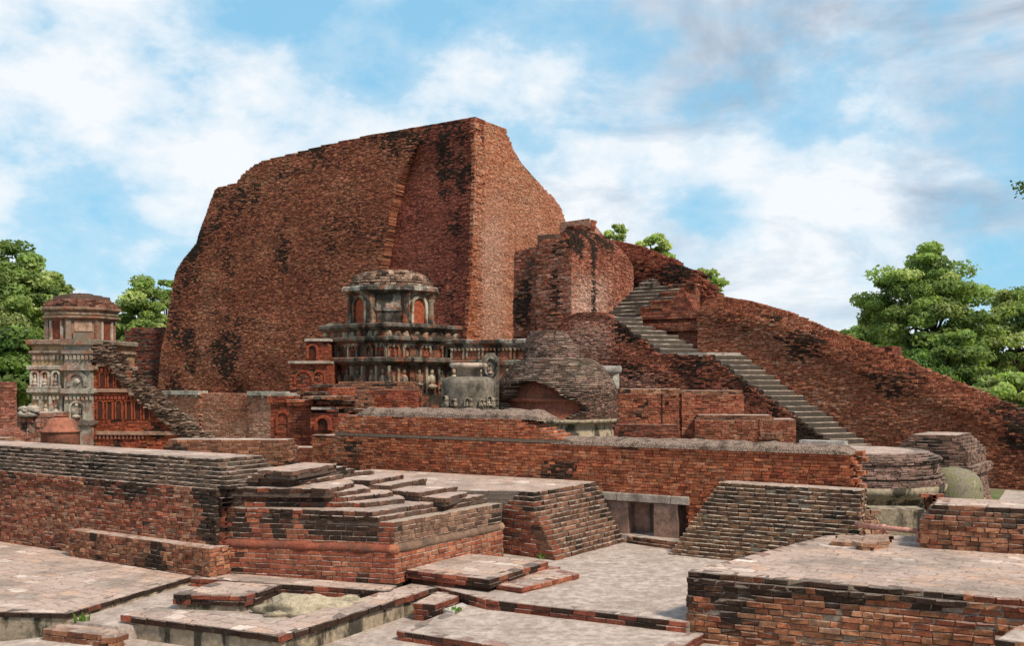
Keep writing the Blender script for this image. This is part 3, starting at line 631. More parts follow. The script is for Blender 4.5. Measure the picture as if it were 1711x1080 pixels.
# right face of the near corner
LR = 12.0; TD = along(TC, V, LR)
topR = [(t_at(TC, V, px), H + (HY - py) / F * (48 + .848 * t_at(TC, V, px))) for px, py in ((786, 194), (815, 200), (848, 213), (858, 236), (870, 264), (885, 285), (897, 298), (915, 316), (930, 328), (942, 346), (951, 372))]
def exTR(x, y, z):
    px, py = pix(x, y, z)
    return (-.10 + .26 * sm(py - (px - 850) * 1.4, 262, 215) + .25 * sm(abs(px - 832), 14, 3) * sm(py, 300, 260) - .1 * sm(px, 800, 830), .48 * sm(abs(px - 822), 34, 8) * sm(py, 280, 430) + .16 * sm(px, 800, 840) * sm(py, 250, 330))
ptr = pal([(.22, .062, .035), (.28, .085, .042), (.34, .115, .056), (.38, .155, .083), (.41, .21, .13), (.41, .27, .19)], .12, .3, .4, 210, exTR, var=.2, spk=.2)
def skR(s, z): return s < batter(z) - .45 + .1
wall(mb, TC, TD, -1.0, lambda s: pl(s, topR), ptr, sbR, .07, .2, .2, e0=lambda z: sbL(LT, z), prot=.013, jit=.005)
rings = []                                            # solid core behind the faces
for z in [-1, 1, 3, 5, 7, 8.5, 10, 11, 12, 13, 13.4]:
    tl = pl(z, edgeL) - .3; sr = max(1.5, pl(z, [(11, 9.8), (12, 9.4), (13, 7.4), (14, 4.7), (15.2, 3.2)]) - .4) if z > 10.5 else 10.2; b = batter(z) + 1.35
    a = along(TC, V, b); A = along(a, U, -tl); Cn = along(a, U, -.35 - .012 * z); Dn = along(Cn, V, sr - b if sr - b > .4 else .4); E = along(A, V, 8)
    rings.append([(*q, z) for q in (A, Cn, Dn, E)])
mb.loft(rings, (.09, .04, .028), 1)
rings = []
for z in (13.3, 14.0, 14.7): 
    a = along(TC, V, batter(z) + 1.35); A = along(a, U, -pl(z, [(13.3, 17.2), (14, 15.4), (14.7, 13)])); Cn = along(a, U, -.4); Dn = along(Cn, V, pl(z, [(13.3, 5.2), (14, 3.4), (14.7, 2.3)])); E = along(A, V, pl(z, [(13.3, 5), (14.7, 3)]))
    rings.append([(*q, z) for q in (A, Cn, Dn, E)])
mb.loft(rings, (.09, .04, .028), 1)
mb.build('main_mound', FAR, T)
# smooth lower facing with pale stone ledges
mb = MB(); fo = along(TC, V, -.55)
fa, fb2 = along(fo, U, t_at(fo, U, 258)), along(fo, U, t_at(fo, U, 655)); zl = 2.7 - 22 / F * 56
plo = pal([(.33, .11, .06), (.39, .155, .09), (.43, .21, .14), (.45, .28, .2)], .06, .35, .5, 220, lambda x, y, z: (.15 if z > 1.8 else 0, .5 * sm(z, 1.2, -.2) * random.random() + (.35 if 420 < pix(x, y, z)[0] < 455 else 0)), var=.2, spk=.12)
wall(mb, fa, fb2, -1.0, lambda s: zl, plo, lambda s, z: .10 if 335 < pix(*along(fa, U, s), z)[0] < 415 else .0, .09, .28, .5, prot=.012, jit=.006); mb.build('lower_facing', FAR, T)
def slabbox(mb, o, d, p0, p1, z0, z1, fwd, dep, col, off=0):
    n = (d[1], -d[0]); a = along(along(o, d, t_at(o, d, p0)), n, fwd); b = along(along(o, d, t_at(o, d, p1)), n, fwd)
    q = [a, b, along(b, n, -dep), along(a, n, -dep)]; mb.prism(q, z0, z1, col, off)
for p0, p1 in ((274, 335), (416, 482)):
    mb = MB(); slabbox(mb, fo, U, p0, p1, zl - .12, zl + .10, .16, .7, (.42, .38, .32))
    for k in range(4): slabbox(mb, fo, U, lerp(p0, p1, .08 + .27 * k), lerp(p0, p1, .08 + .27 * k) + 4, zl - .26, zl - .122, .13, .3, (.4, .36, .3))
    mb.build('stone_ledge', M_STONE, T)

# upper block beside the stair, back ridge and the last broken stump
K = (2.52, 43.0); KL = along(K, U, -3.15); KR = along(K, V, 6.3)
def rnd(z, zt, r=.9, q=.55): return q * sm(z, zt - r, zt) ** 1.5
def exU(x, y, z):
    px, py = pix(x, y, z); e = .26 + .25 * sm(abs(px - 868), 18, 6) + .3 * sm(abs(px - 925), 16, 4) - .35 * sm(abs(px - 905), 10, 4) * sm(py, 470, 500) - .3 * sm(abs(px - 885), 10, 3) * sm(py, 450, 500)
    if px > 955: e = -.22 + .45 * sm(py, 455, 415) + .5 * sm(abs(px - 995), 5, 2)
    else: e -= .30 * sm(px, 938, 952)
    p = .75 * sm(abs(py - 505), 60, 15) * sm(abs(px - 985), 50, 15) if px > 950 else 0
    return e, p
pub = pal([(.12, .04, .028), (.19, .06, .036), (.25, .085, .05), (.30, .13, .085), (.32, .19, .14)], .16, .45, .5, 230, exU, var=.3, spk=.24)
mb = MB(); zu = lambda s: 8.45 if s < 1.35 else 8.75 + .1 * s / 3
zr = lambda s: pl(s, [(0, 8.85), (1.5, 9.3), (4, 9.4), (5.4, 9.2), (6.3, 8.7)])
wall(mb, KL, K, -1.0, zu, pub, lambda s, z: .02 * (z + 1) + rnd(z, zu(s), .5, .10 if s < 1.35 else .3) + (.25 if s < 1.35 else 0) + .06 * mn.noise((s, z * .6, 3)), .075, .24, .5, prot=.022, jit=.008, e1=lambda z: max(0, .01 * (z + 1) + rnd(z, zr(0), .9, .55)))
zr = lambda s: pl(s, [(0, 8.85), (1.5, 9.3), (4, 9.4), (5.4, 9.2), (6.3, 8.7)])
wall(mb, K, KR, -1.0, zr, pub, lambda s, z: .01 * (z + 1) + rnd(z, zr(s), .9, .55) + .04 * mn.noise((s, z * .6, 8)), .075, .24, .25, prot=.018, jit=.007, e0=lambda z: .02 * (z + 1) + rnd(z, 8.75, .5, .3))
kp = [KL, K, KR, along(KR, U, -3.3)]
mb.prism(offset(kp, [.45, .32, .3, .2]), -1, 8.1, (.09, .05, .035), 1); mb.prism(offset(kp, [.75, 1.0, .6, .6]), 8.1, 8.55, (.12, .07, .05), 1); mb.prism(offset(kp, [1.0, 1.35, .9, .9]), 8.56, 9.1, (.12, .07, .05), 1)
mb.build('upper_block', FAR, T)
mb = MB(); bo = (5.5, 50.6); bz = [(t_at(bo, U, px), H + (HY - py) / F * (50.6 - .53 * t_at(bo, U, px))) for px, py in ((985, 396), (1020, 401), (1060, 409), (1085, 421), (1112, 431), (1140, 446), (1165, 455), (1180, 474), (1192, 494))]
ba, bb = along(bo, U, bz[0][0]), along(bo, U, bz[-1][0])
pbk = pal(DEEP, .32, .3, .5, 240, lambda x, y, z: (.2 * sm(abs(pix(x, y, z)[0] - 1135), 60, 40) , 0), spk=.28)
wall(mb, ba, bb, 2.5, lambda s: pl(s + bz[0][0], bz), pbk, lambda s, z: rnd(z, pl(s + bz[0][0], bz), .8, .5), .08, .25, .9, prot=.03, jit=.01)
for i in range(12):
    s0, s1 = lerp(0, math.dist(ba, bb), i / 12), lerp(0, math.dist(ba, bb), (i + 1) / 12); zt = pl(s1 + bz[0][0], bz) - .35
    a, b = along(along(ba, U, s0), V, .4), along(along(ba, U, s1), V, .4); mb.prism([a, b, along(b, V, 1.6), along(a, V, 1.6)], -1, zt, (.10, .05, .035), 1)
mb.build('back_ridge', FAR, T)
mb = MB(); q0 = (4.29, 55.0); zq = 11.45
wall(mb, along(q0, U, -2.2), q0, 6, lambda s: zq - .05 - .25 * sm(s, .8, 0), pal(DEEP, .45, .3, .5, 250), lambda s, z: rnd(z, zq, .5, .3), .09, .28, .5, prot=.04)
qe = along(q0, V, 4.8)
mb.loft([[(*q0, 6), (*along(q0, V, 4.8), 6), (*along(qe, U, -3), 6), (*along(q0, U, -2.5), 6)], [(*along(q0, U, -.0), zq - .85), (*qe, 9.0), (*along(qe, U, -3), 9.4), (*along(q0, U, -2.5), zq - .3)],
         [(*along(q0, U, -.12), zq), (*along(qe, U, -.9), 10.35), (*along(qe, U, -2.8), 10.35), (*along(q0, U, -2.3), zq - .1)]], (.33, .2, .15), 2); mb.build('broken_stump', [M_BRICKF, M_MORTAR, M_BRICKF], T)

# ---------------------------------------------------------------- the staircase with its base wall
E0 = (11.0, 36.0); N25 = dirv(25); ND = (-U[0], -U[1])   # E0: near edge of the lowest visible step, ND: climbing direction
S = thing('staircase', 'long worn stone stair climbing the right side of the brick temple', 'staircase', (9, 38, -1))
zs = [(-7.0, -4.0), (-2.0, -1.0), (0, .45), (4.45, 3.5), (4.6, 3.45), (6.6, 3.6), (6.76, 3.85), (8.7, 5.26), (10.0, 5.30), (10.7, 5.1), (11.6, 3.2), (12.4, 1.0), (13.5, -1)]
ba_, bb_ = along(E0, ND, 13.5), along(E0, ND, -3.0); Lb = math.dist(ba_, bb_)
def exS(x, y, z):
    px, py = pix(x, y, z); tt = (x - E0[0]) * ND[0] + (y - E0[1]) * ND[1]; gap = pl(tt, zs) - z
    e = .44 * sm(gap, 2.3, .3) * sm(px, 1000, 1050) - .12 + .22 * sm(px, 1090, 1140); p = .55 * sm(abs(px - 985), 50, 15) * sm(abs(py - 570), 50, 10) + .3 * sm(py, 610, 640) * sm(abs(px - 1060), 60, 20)
    return e, p
pst = pal([(.14, .045, .03), (.20, .062, .036), (.255, .085, .05), (.30, .13, .085), (.33, .2, .14)], .17, .25, .55, 260, exS, var=.35, spk=.28)
mb = MB(); mb.dust = (.2, .14, .11)
wall(mb, ba_, bb_, -1.0, lambda s: pl(13.5 - s, zs) + .15, pst, lambda s, z: .03 * (z + 1) + .12 * mn.noise((s * .5, z * .5, 6)) + .25 * sm(z, pl(13.5 - s, zs) - 1.0, pl(13.5 - s, zs)) - .2, .062, .19, .55, prot=.026, jit=.008)
for i in range(24):
    t0, t1 = lerp(12, -2.2, i / 24), lerp(12, -2.2, (i + 1) / 24); zt = min(pl(t0, zs), pl(t1, zs)) - .28
    if zt < -.9: continue
    a, b = along(along(E0, ND, t0), V, .35), along(along(E0, ND, t1), V, .35); mb.prism([a, b, along(b, V, 2.2), along(a, V, 2.2)], -1, zt, (.12, .07, .05), 1)
mb.build('base_wall', FAR, S)
def step(a, d, w, tread, z, h, col=None, td=None):
    m_ = MB(); td = td or ND; b = along(a, d, w); k = 6; c = col or (.30, .25, .21)
    top, bot, front = [], [], []
    q = [along(a, d, w * i / k) for i in range(k + 1)]; j = [random.uniform(-.045, .045) for _ in q]; tn = random.uniform(.95, 1.3)
    rows = []
    for i, p in enumerate(q):
        p2_ = along(p, td, j[i]); r = along(p, td, tread + .05)
        rows.append([(*p2_, z - h - .05), (*p2_, z - .03), (*along(p2_, td, .04), z + random.uniform(-.035, .008)), (*r, z), (*r, z - h - .05)])
    A_ = np.array(rows)
    for i in range(k):
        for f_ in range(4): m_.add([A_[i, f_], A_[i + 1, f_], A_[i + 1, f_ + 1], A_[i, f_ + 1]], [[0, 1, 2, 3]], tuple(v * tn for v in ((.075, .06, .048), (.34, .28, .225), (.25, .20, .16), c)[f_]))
    for e_ in (0, k): m_.add(list(A_[e_]), [[0, 1, 2, 3, 4] if e_ else [4, 3, 2, 1, 0]], (.06, .045, .035))
    return m_.build('step', M_STONE, S)
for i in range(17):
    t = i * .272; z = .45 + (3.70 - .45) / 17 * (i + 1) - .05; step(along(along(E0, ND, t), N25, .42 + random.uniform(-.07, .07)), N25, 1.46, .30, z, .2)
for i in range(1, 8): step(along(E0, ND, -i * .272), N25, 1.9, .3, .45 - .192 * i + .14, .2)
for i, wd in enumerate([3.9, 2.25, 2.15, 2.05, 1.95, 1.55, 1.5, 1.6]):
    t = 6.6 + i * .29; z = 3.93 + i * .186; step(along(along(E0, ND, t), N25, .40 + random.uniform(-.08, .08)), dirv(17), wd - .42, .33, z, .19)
mb = MB(); l0 = along(E0, ND, 8.6); l0 = along(l0, V, .5); ld = [l0, along(l0, N25, 1.5), along(K, V, 6.5), along(K, V, .3), along(along(E0, ND, 10.2), V, .5)]
mb.prism(ld, 4.5, 5.23, (.3, .2, .15)); mb.build('landing', M_STONE, S)
mb = MB(); l0 = along(E0, ND, 4.62); mb.prism([along(l0, N25, .35), along(l0, N25, 3.0), along(along(E0, ND, 6.7), N25, 3.4), along(along(E0, ND, 6.7), N25, .35)], 3.2, 3.74, (.36, .32, .28)); mb.build('landing', M_STONE, S)
rp = [(1076, 524), (1090, 518), (1103, 511), (1112, 505), (1120, 500), (1129, 493), (1137, 487), (1145, 480), (1153, 474)]
for i in range(9):
    a = along(K, V, 2.9 + .415 * i); z = 5.45 + .205 * i; a = along(a, U, -.05); wd = t_at(a, U, rp[i][0])
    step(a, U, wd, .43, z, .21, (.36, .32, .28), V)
for i in range(2):                                     # narrow last steps at the head of the stair
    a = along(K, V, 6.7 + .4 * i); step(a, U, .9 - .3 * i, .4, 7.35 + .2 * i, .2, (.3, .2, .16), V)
ppar = pal(RED, .22, .2, .8, 270, spk=.2)
par = [(1069, 1104, 513, 45.1), (1086, 1121, 501, 45.9), (1103, 1137, 487, 46.8), (1119, 1153, 474, 47.6)]
for p0, p1, py, Y in par:
    o = (gx(p0, Y - .35), Y - .35); t1 = t_at(o, U, p1 + 6); z = gz(py, Y - .4); b = along(o, U, t1); q = [o, b, along(b, V, .9), along(o, V, .9)]
    mb = MB(); masonry(mb, q, z - .9, 10, ppar, .088, .26, edges=[0, 3, 1], prot=.02, inset=lambda i, c: .02 if c < 9 else -.03, tm=1, top=(.3, .26, .23)); mb.build('parapet_block', MID, S)
mb = MB(); o = (gx(1073, 42.6), 42.6); t1 = t_at(o, U, 1180); b = along(o, U, t1); q = [o, b, along(b, V, 3.5), along(o, V, 3.5)]
zt = gz(520, 42)
masonry(mb, q, 3.0, 30, ppar, (zt - 3) / 30, .26, edges=[0, 3], prot=.02, inset=lambda i, c: (-.22 if 20 <= c < 24 or 26 <= c < 28 else (.0 if c < 28 else .3)) if i == 0 else 0, core=(.14, .06, .04), tm=1); mb.build('inner_wall', MID, S)
o2 = (gx(1092, 44.2), 44.2); b2 = along(o2, U, t_at(o2, U, 1166)); mb = MB(); q = [o2, b2, along(b2, V, 1.0), along(o2, V, 1.0)]
masonry(mb, q, zt - .2, 14, pal(RED, .16, .3, .8, 272, spk=.2), .09, .24, edges=[0, 1, 3], prot=.02, core=(.14, .06, .04), inset=lambda i, c: .10 * c if i == 3 else (.05 * c if i == 1 else 0), tm=1); mb.build('inner_wall', MID, S)

# tall flank wall on the far side of the stair
W0 = along(E0, N25, 1.86)
fz = [(-6.35, 5.95), (-5.6, 6.02), (-4.8, 5.86), (-3.9, 5.62), (-3.07, 5.32), (-1.0, 4.42), (1.24, 3.46), (3.3, 2.5), (5.3, 1.6), (7.5, .55), (9, -.2)]
fa_, fb_2 = along(W0, U, -6.35), along(W0, U, 9); T = thing('brick_wall', 'tall sloping brick flank wall running down along the right side of the stair', 'wall', (13, 36, -1))
def zfl(s): return pl(s - 6.35, fz)
def exF(x, y, z):
    tt = (x - W0[0]) * U[0] + (y - W0[1]) * U[1]; gap = pl(tt, fz) - z; px = pix(x, y, z)[0]
    return (.36 * sm(abs(gap - .85 - .25 * mn.noise((tt * .5, 1, 1))), .95, .25) * (.4 + .6 * sm(px, 1150, 1250)) + .1 * sm(tt, -4.5, -6) - .1 - .22 * sm(gap, 1.8, 3), .45 * sm(abs(px - 1590), 90, 30) * sm(gap, 2.2, 2.9))
pfl = pal([(.15, .047, .028), (.21, .067, .036), (.265, .092, .05), (.31, .13, .075), (.34, .2, .135)], .17, .15, .5, 280, exF, var=.32, spk=.27)
mb = MB(); mb.dust = (.25, .16, .125)
def sbF(s, z):
    g = zfl(s) - z; return .015 * z + .10 * mn.noise((s * .5, z * .6, 2)) + (.9 * (1 - g / .62) if g < .62 else 0) - .12 * sm(abs(g - .8), .5, .1)
wall(mb, fa_, fb_2, -1.0, zfl, pfl, sbF, .058, .175, .75, prot=.024, jit=.008)
for i in range(30):
    t0, t1 = lerp(-6.2, 8.6, i / 30), lerp(-6.2, 8.6, (i + 1) / 30); zt = min(pl(t0, fz), pl(t1, fz)) - .1
    if zt < -.8: continue
    a, b = along(W0, U, t0), along(W0, U, t1)
    mb.prism([along(a, V, .3), along(b, V, .3), along(b, V, 2.0), along(a, V, 2.0)], -1, zt - .6, (.11, .06, .045), 1); mb.prism([along(a, V, 1.2), along(b, V, 1.2), along(b, V, 1.9), along(a, V, 1.9)], zt - .61, zt, (.11, .06, .045), 1)
mb.build('wall_body', FAR, T)
mb = MB(); a = (gx(1452, 46), 46); b = (gx(1491, 44.6), 44.6); masonry(mb, [a, b, along(b, V, 2), along(a, V, 2)], -1, 58, pal(DEEP, .2, .2, .6, 285), (gz(579, 45.2) + 1) / 58, .26, edges=[0, 1], tm=1); mb.build('brick_pier', MID, label='small flat topped brick pier showing above the sloping flank wall before the trees', cat='pier')
# ---------------------------------------------------------------- brick stupas, turrets and shrines in the middle
def ringb(mb, cx, cy, r, z, hc, bl, pf, depth=.2, prot=.02, bev=0, jit=.008, skip=None, a0=0, a1=2 * math.pi, joint=None):
    if joint: ringb(mb, cx, cy, r - .015, z + hc * .78, hc * .34, bl * 2, lambda x, y, z, q=[0]: (q.__setitem__(0, random.uniform(.35, 1.1)), tuple(v * q[0] for v in joint))[1], depth, prot * .4, 0, jit * .6, skip, a0, a1); hc *= .8
    a = a0 + random.random() * .1
    while a < a1:
        l = bl * random.choice((1, 1, .8, 1.15)); da = l / r; am = a + da / 2; rr = r + random.uniform(-1, 1) * prot
        x, y = cx + rr * math.cos(am), cy + rr * math.sin(am); dx, dy = -math.sin(am), math.cos(am)
        if not (skip and skip(x, y, z)): mb.brick(x - dx * l * .47, y - dy * l * .47, z, dx, dy, l * .94, hc * .9, depth, pf(x, y, z), bev, jit)
        a += da
STC = [(.38, .30, .215), (.45, .37, .27), (.25, .195, .145), (.36, .24, .16)]
def stc(): c = random.choice(STC); q = random.uniform(.8, 1.15); return tuple(v * q for v in c)
def ngon(c, r, n, rot=0): return [(c[0] + r * math.cos(rot + 2 * math.pi * i / n), c[1] + r * math.sin(rot + 2 * math.pi * i / n)) for i in range(n)]
def square(c, h, ang):                               # CCW square whose first edge faces front left
    d, e = dirv(ang), dirv(ang + 90); return [(c[0] + d[0] * sx * h + e[0] * sy * h, c[1] + d[1] * sx * h + e[1] * sy * h) for sx, sy in ((-1, -1), (1, -1), (1, 1), (-1, 1))]
def redent(c, h, ang, w=.45, o=.18):                 # square with a projecting bay in the middle of every side
    d, e = dirv(ang), dirv(ang + 90); pts = []
    for (ax, ay), (bx, by) in (((1, 0), (0, 1)), ((0, 1), (-1, 0)), ((-1, 0), (0, -1)), ((0, -1), (1, 0))):
        for s_, t_ in ((-1, -1), (-w, -1), (-w, -1 - o), (w, -1 - o), (w, -1)):
            X, Y = ax * s_ + bx * t_, ay * s_ + by * t_; pts.append((c[0] + (d[0] * X + e[0] * Y) * h, c[1] + (d[1] * X + e[1] * Y) * h))
    return pts
def slabring(mb, f, z0, z1, r0, r1, col, k=3, mat=0):  # profile from r0 at the bottom to r1 at the top of a plan f(r)
    mb.loft([[(x, y, z0) for x, y in f(r0)], [(x, y, lerp(z0, z1, .45)) for x, y in f(r1)], [(x, y, lerp(z0, z1, .85)) for x, y in f(r1)], [(x, y, z1) for x, y in f(r1 * .97)]], col, mat)
def facebox(mb, o, d, s0, s1, z0, z1, fwd, dep, col, mat=0):
    n = (d[1], -d[0]); a, b = along(along(o, d, s0), n, fwd), along(along(o, d, s1), n, fwd); q = [a, b, along(b, n, -dep), along(a, n, -dep)]; mb.prism(q, z0, z1, col, mat)
def archpanel(mb, o, d, s, hw, z0, z1, fwd, col, mat=0, dep=.03):
    n = (d[1], -d[0]); pts = [(-hw, z0), (hw, z0)] + [(hw * math.cos(a), z1 - hw + hw * math.sin(a)) for a in [math.pi * i / 8 for i in range(9)]]
    f = [(*along(along(o, d, s + u_), n, fwd), z_) for u_, z_ in pts]; b = [(*along(along(o, d, s + u_), n, fwd - dep), z_) for u_, z_ in pts]; k = len(pts)
    mb.add(f + b, [list(range(k))] + [[i, k + i, k + (i + 1) % k, (i + 1) % k][::-1] for i in range(k)], col, mat)
def archframe(mb, o, d, s, hw, z0, z1, th, fwd, dep, col, mat=0):
    n = (d[1], -d[0]); A = lambda w_, e: [(-w_, z0)] + [(-w_ * math.cos(a), z1 - hw + w_ * math.sin(a)) for a in [math.pi * i / 8 for i in range(9)]] + [(w_, z0)]
    i_, o_ = A(hw, 0), A(hw + th, 0); k = len(i_); mk = lambda P_, f: [(*along(along(o, d, s + u_), n, f), z_) for u_, z_ in P_]
    vs = mk(i_, fwd) + mk(o_, fwd) + mk(i_, fwd - dep) + mk(o_, fwd - dep); fs = []
    for j in range(k - 1): fs += [[j, k + j, k + j + 1, j + 1], [j, j + 1, 2 * k + j + 1, 2 * k + j], [k + j, 3 * k + j, 3 * k + j + 1, k + j + 1]]
    mb.add(vs, fs, col, mat)
def figure(mb, p, n, h, col):                        # worn seated or standing stucco figure
    x, y, z = p; s_ = h; t = (-n[1], n[0])
    mb.ball((x + n[0] * .04, y + n[1] * .04, z + .12 * s_), (.26 * s_, .26 * s_, .13 * s_), col, 0, 7, .15)
    mb.ball((x, y, z + .42 * s_), (.19 * s_, .19 * s_, .30 * s_), col, 0, 7, .15); mb.ball((x, y, z + .82 * s_), (.11 * s_, .11 * s_, .15 * s_), col, 0, 7, .1)
    for q in (-1, 1): mb.ball((x + t[0] * q * .2 * s_, y + t[1] * q * .2 * s_, z + .42 * s_), (.07 * s_, .07 * s_, .22 * s_), col, 0, 6, .1)
MST = [M_STUCCO, M_BRICKF, M_MOSS]
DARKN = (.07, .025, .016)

# central turret
C1 = (gx(654, 40), 40.0); AN = -42; pxm = 40 / F
zz = lambda py: gz(py, 40)
T = thing('corner_turret', 'domed grey stuccoed turret with niches standing before the big temple wall', 'turret', (*C1, -1))
oct_ = lambda r: ngon(C1, r, 8, math.radians(AN + 22.5))
mb = MB(); mb.dust = (.42, .36, .3); pro = pal([(.1, .07, .05), (.22, .13, .09), (.33, .22, .16), (.4, .32, .26)], .3, .1, 1.5, 300, spk=.4)
zt0, zt1 = zz(484), zz(455); nr = 9
for k in range(nr):
    f = k / (nr - 1); r = 1.62 * math.cos(f * 1.15) ** .8 + .02; ringb(mb, *C1, max(r, .6), lerp(zt0, zt1, math.sin(f * 1.4) / math.sin(1.4)) - .06, .085, .22, pro, .35, .03, 0, .012)
mb.lathe(*C1, [(1.52, zt0 - .05), (1.4, zt0 + .25), (1.1, zt0 + .45), (.7, zt1 - .03), (.02, zt1)], 20, (.14, .1, .075), 1); mb.build('dome_roof', [M_BRICKM, M_BRICKM], T)
mb = MB(); slabring(mb, oct_, zz(497), zz(483), 1.70, 2.0, (.47, .43, .36)); mb.build('cornice', MST, T)
mb = MB(); mb.prism(oct_(1.66), zz(547), zz(496), (.34, .30, .25)); mb.build('drum', MST, T)
q = oct_(1.66)
for i in range(8):
    a, b = q[i], q[(i + 1) % 8]; L = math.dist(a, b); d = ((b[0] - a[0]) / L, (b[1] - a[1]) / L); n = (d[1], -d[0])
    if n[1] > .3: continue
    for e in (0,):
        mb = MB(); x, y = along(along(a, d, e), n, .02); mb.lathe(x, y, [(.17, zz(546)), (.17, zz(540)), (.12, zz(537)), (.155, zz(531)), (.115, zz(526)), (.115, zz(510)), (.165, zz(504)), (.12, zz(501)), (.19, zz(498)), (.19, zz(496))], 10, stc(), 0, .05); mb.build('pilaster', MST, T)
    if i % 2 == 1:
        mb = MB(); archframe(mb, a, d, L / 2, .30, zz(543), zz(502), .12, .11, .12, (.46, .40, .30)); nb = mb.build('niche', MST, T)
        mb = MB(); archpanel(mb, a, d, L / 2, .31, zz(543), zz(502), .02, (.30, .075, .035), 1); o_ = mb.build('niche_back', MST, nb)
    else:
        mb = MB(); facebox(mb, a, d, .18, L - .18, zz(519), zz(502), .05, .1, (.50, .42, .34)); facebox(mb, a, d, .14, L - .14, zz(524), zz(519), .10, .12, (.3, .28, .24)); facebox(mb, a, d, .2, L - .2, zz(543), zz(525), .04, .1, (.12, .11, .09)); mb.build('panel', MST, T)
sq = lambda h: redent(C1, h, AN, .42, .07)
tiers = [(zz(556), zz(545), 1.86, 2.02), (zz(577), zz(566), 1.86, 2.04), (zz(612), zz(599), 1.84, 2.12)]
for z0, z1, r0, r1 in tiers: mb = MB(); slabring(mb, sq, z0, z1, r0, r1, (.15, .13, .105)); mb.build('ledge', MST, T)
for z0, z1, r in ((zz(567), zz(555.5), 1.80), (zz(600), zz(576.5), 1.76), (-1, zz(611), 1.78)): mb = MB(); mb.prism(sq(r), z0, z1, (.13, .075, .05)); mb.build('tier', MST, T)
for fi, dv_ in enumerate((dirv(AN), dirv(AN + 90))):
    n = (dv_[1], -dv_[0]); o = along(along(C1, n, 1.92), dv_, 0)
    for k in range(9):                                # top band: row of small arches
        s = -1.75 + 3.5 * k / 8; mb = MB(); cc = stc(); fw = -.04 if abs(s) > .78 else .06; mb.ball((*along(along(C1, n, 1.80 + (.0 if abs(s) > .78 else .12)), dv_, s), zz(564)), (.15, .15, .19), cc, 0, 7, .25); mb.build('relief', MST, T)
    for k in range(5):                                # middle band: framed square niches
        s = -1.5 + 3.0 * k / 4; base = 1.76 + (.12 if abs(s) < .7 else 0); o = along(C1, n, base); mb = MB(); cc = stc()
        facebox(mb, o, dv_, s - .30, s - .21, zz(599), zz(579), .09, .1, cc); facebox(mb, o, dv_, s + .21, s + .30, zz(599), zz(579), .09, .1, cc); facebox(mb, o, dv_, s - .34, s + .34, zz(580), zz(577), .13, .14, cc)
        for e in (-.2, 0, .2): mb.ball((*along(along(o, n, .06), dv_, s + e), zz(582)), (.08, .08, .08), cc, 0, 6, .2)
        nb = mb.build('niche', MST, T); mb = MB(); facebox(mb, o, dv_, s - .21, s + .21, zz(598), zz(584), .02, .03, (.27, .07, .035), 1); facebox(mb, o, dv_, s - .10, s + .10, zz(597), zz(588), .05, .06, stc() if k % 2 else (.3, .1, .05), 0); mb.build('niche_back', MST, nb)
    for k in range(6):                                # bottom storey: worn stucco figures
        s = -1.62 + 3.24 * k / 5; base = 1.80 + (.14 if abs(s) < .75 else 0); p = along(along(C1, n, base), dv_, s); mb = MB(); figure(mb, (*p, zz(650 if k % 2 else 646)), n, .8 if k % 2 else .68, stc()); mb.build('statue', MST, T)
        mb = MB(); facebox(mb, along(C1, n, base), dv_, s + .27, s + .38, zz(650), zz(613), .10, .12, stc()); mb.build('pilaster', MST, T)
mb = MB(); mb.ball((*along(along(C1, dirv(AN), -1.6), dirv(AN + 90), -1.6), zz(545)), (.35, .3, .12), (.12, .2, .04), 2, 8, .4); mb.build('grass_tuft', MST, T)

# frieze wall running right from the turret
T = thing('frieze_wall', 'low stuccoed wall with niches and pale coping right of the central turret', 'wall', (gx(820, 39.5), 39.5, -1))
fo = (gx(752, 39.6), 39.6); fd = dirv(-14); te = t_at(fo, fd, 884); fe = along(fo, fd, te)
zf = lambda py: gz(py, 39.2)
mb = MB(); q = [fo, fe, along(fe, dirv(76), 1.2), along(fo, dirv(76), 1.2)]; mb.prism(q, -1, zf(578), (.30, .16, .11)); mb.build('wall_body', MST, T)
mb = MB(); mb.loft([[(x, y, z_) for x, y in offset(q, [-o_] * 4)] for z_, o_ in ((zf(579), .05), (zf(574), .2), (zf(569), .22), (zf(567.5), .18))], (.45, .42, .37)); mb.build('coping', MST, T)
mb = MB(); mb.loft([[(x, y, z_) for x, y in offset(q, [-o_] * 4)] for z_, o_ in ((zf(615), .05), (zf(610), .15), (zf(604), .16), (zf(602), .05))], (.25, .24, .2)); mb.build('ledge', MST, T)
for k in range(5):
    s = te * (.1 + .2 * k); mb = MB(); cc = stc()
    for e in (-.28, .2): facebox(mb, fo, fd, s + e, s + e + .08, zf(601), zf(582), .08, .1, cc)
    facebox(mb, fo, fd, s - .33, s + .33, zf(583), zf(580), .1, .12, cc)
    for e in (-.22, -.07, .08, .23): mb.ball((*along(along(fo, (fd[1], -fd[0]), .08), fd, s + e), zf(585)), .07, cc, 0, 6, .2)
    nb = mb.build('niche', MST, T); mb = MB(); facebox(mb, fo, fd, s - .2, s + .2, zf(601), zf(587), .02, .03, (.33, .12, .07), 1 if k % 2 else 0); mb.build('niche_back', MST, nb)
for k in range(6):
    s = te * (.06 + .17 * k); mb = MB(); figure(mb, (*along(along(fo, (fd[1], -fd[0]), .12), fd, s), zf(650)), (fd[1], -fd[0]), .8, stc()); mb.build('statue', MST, T)

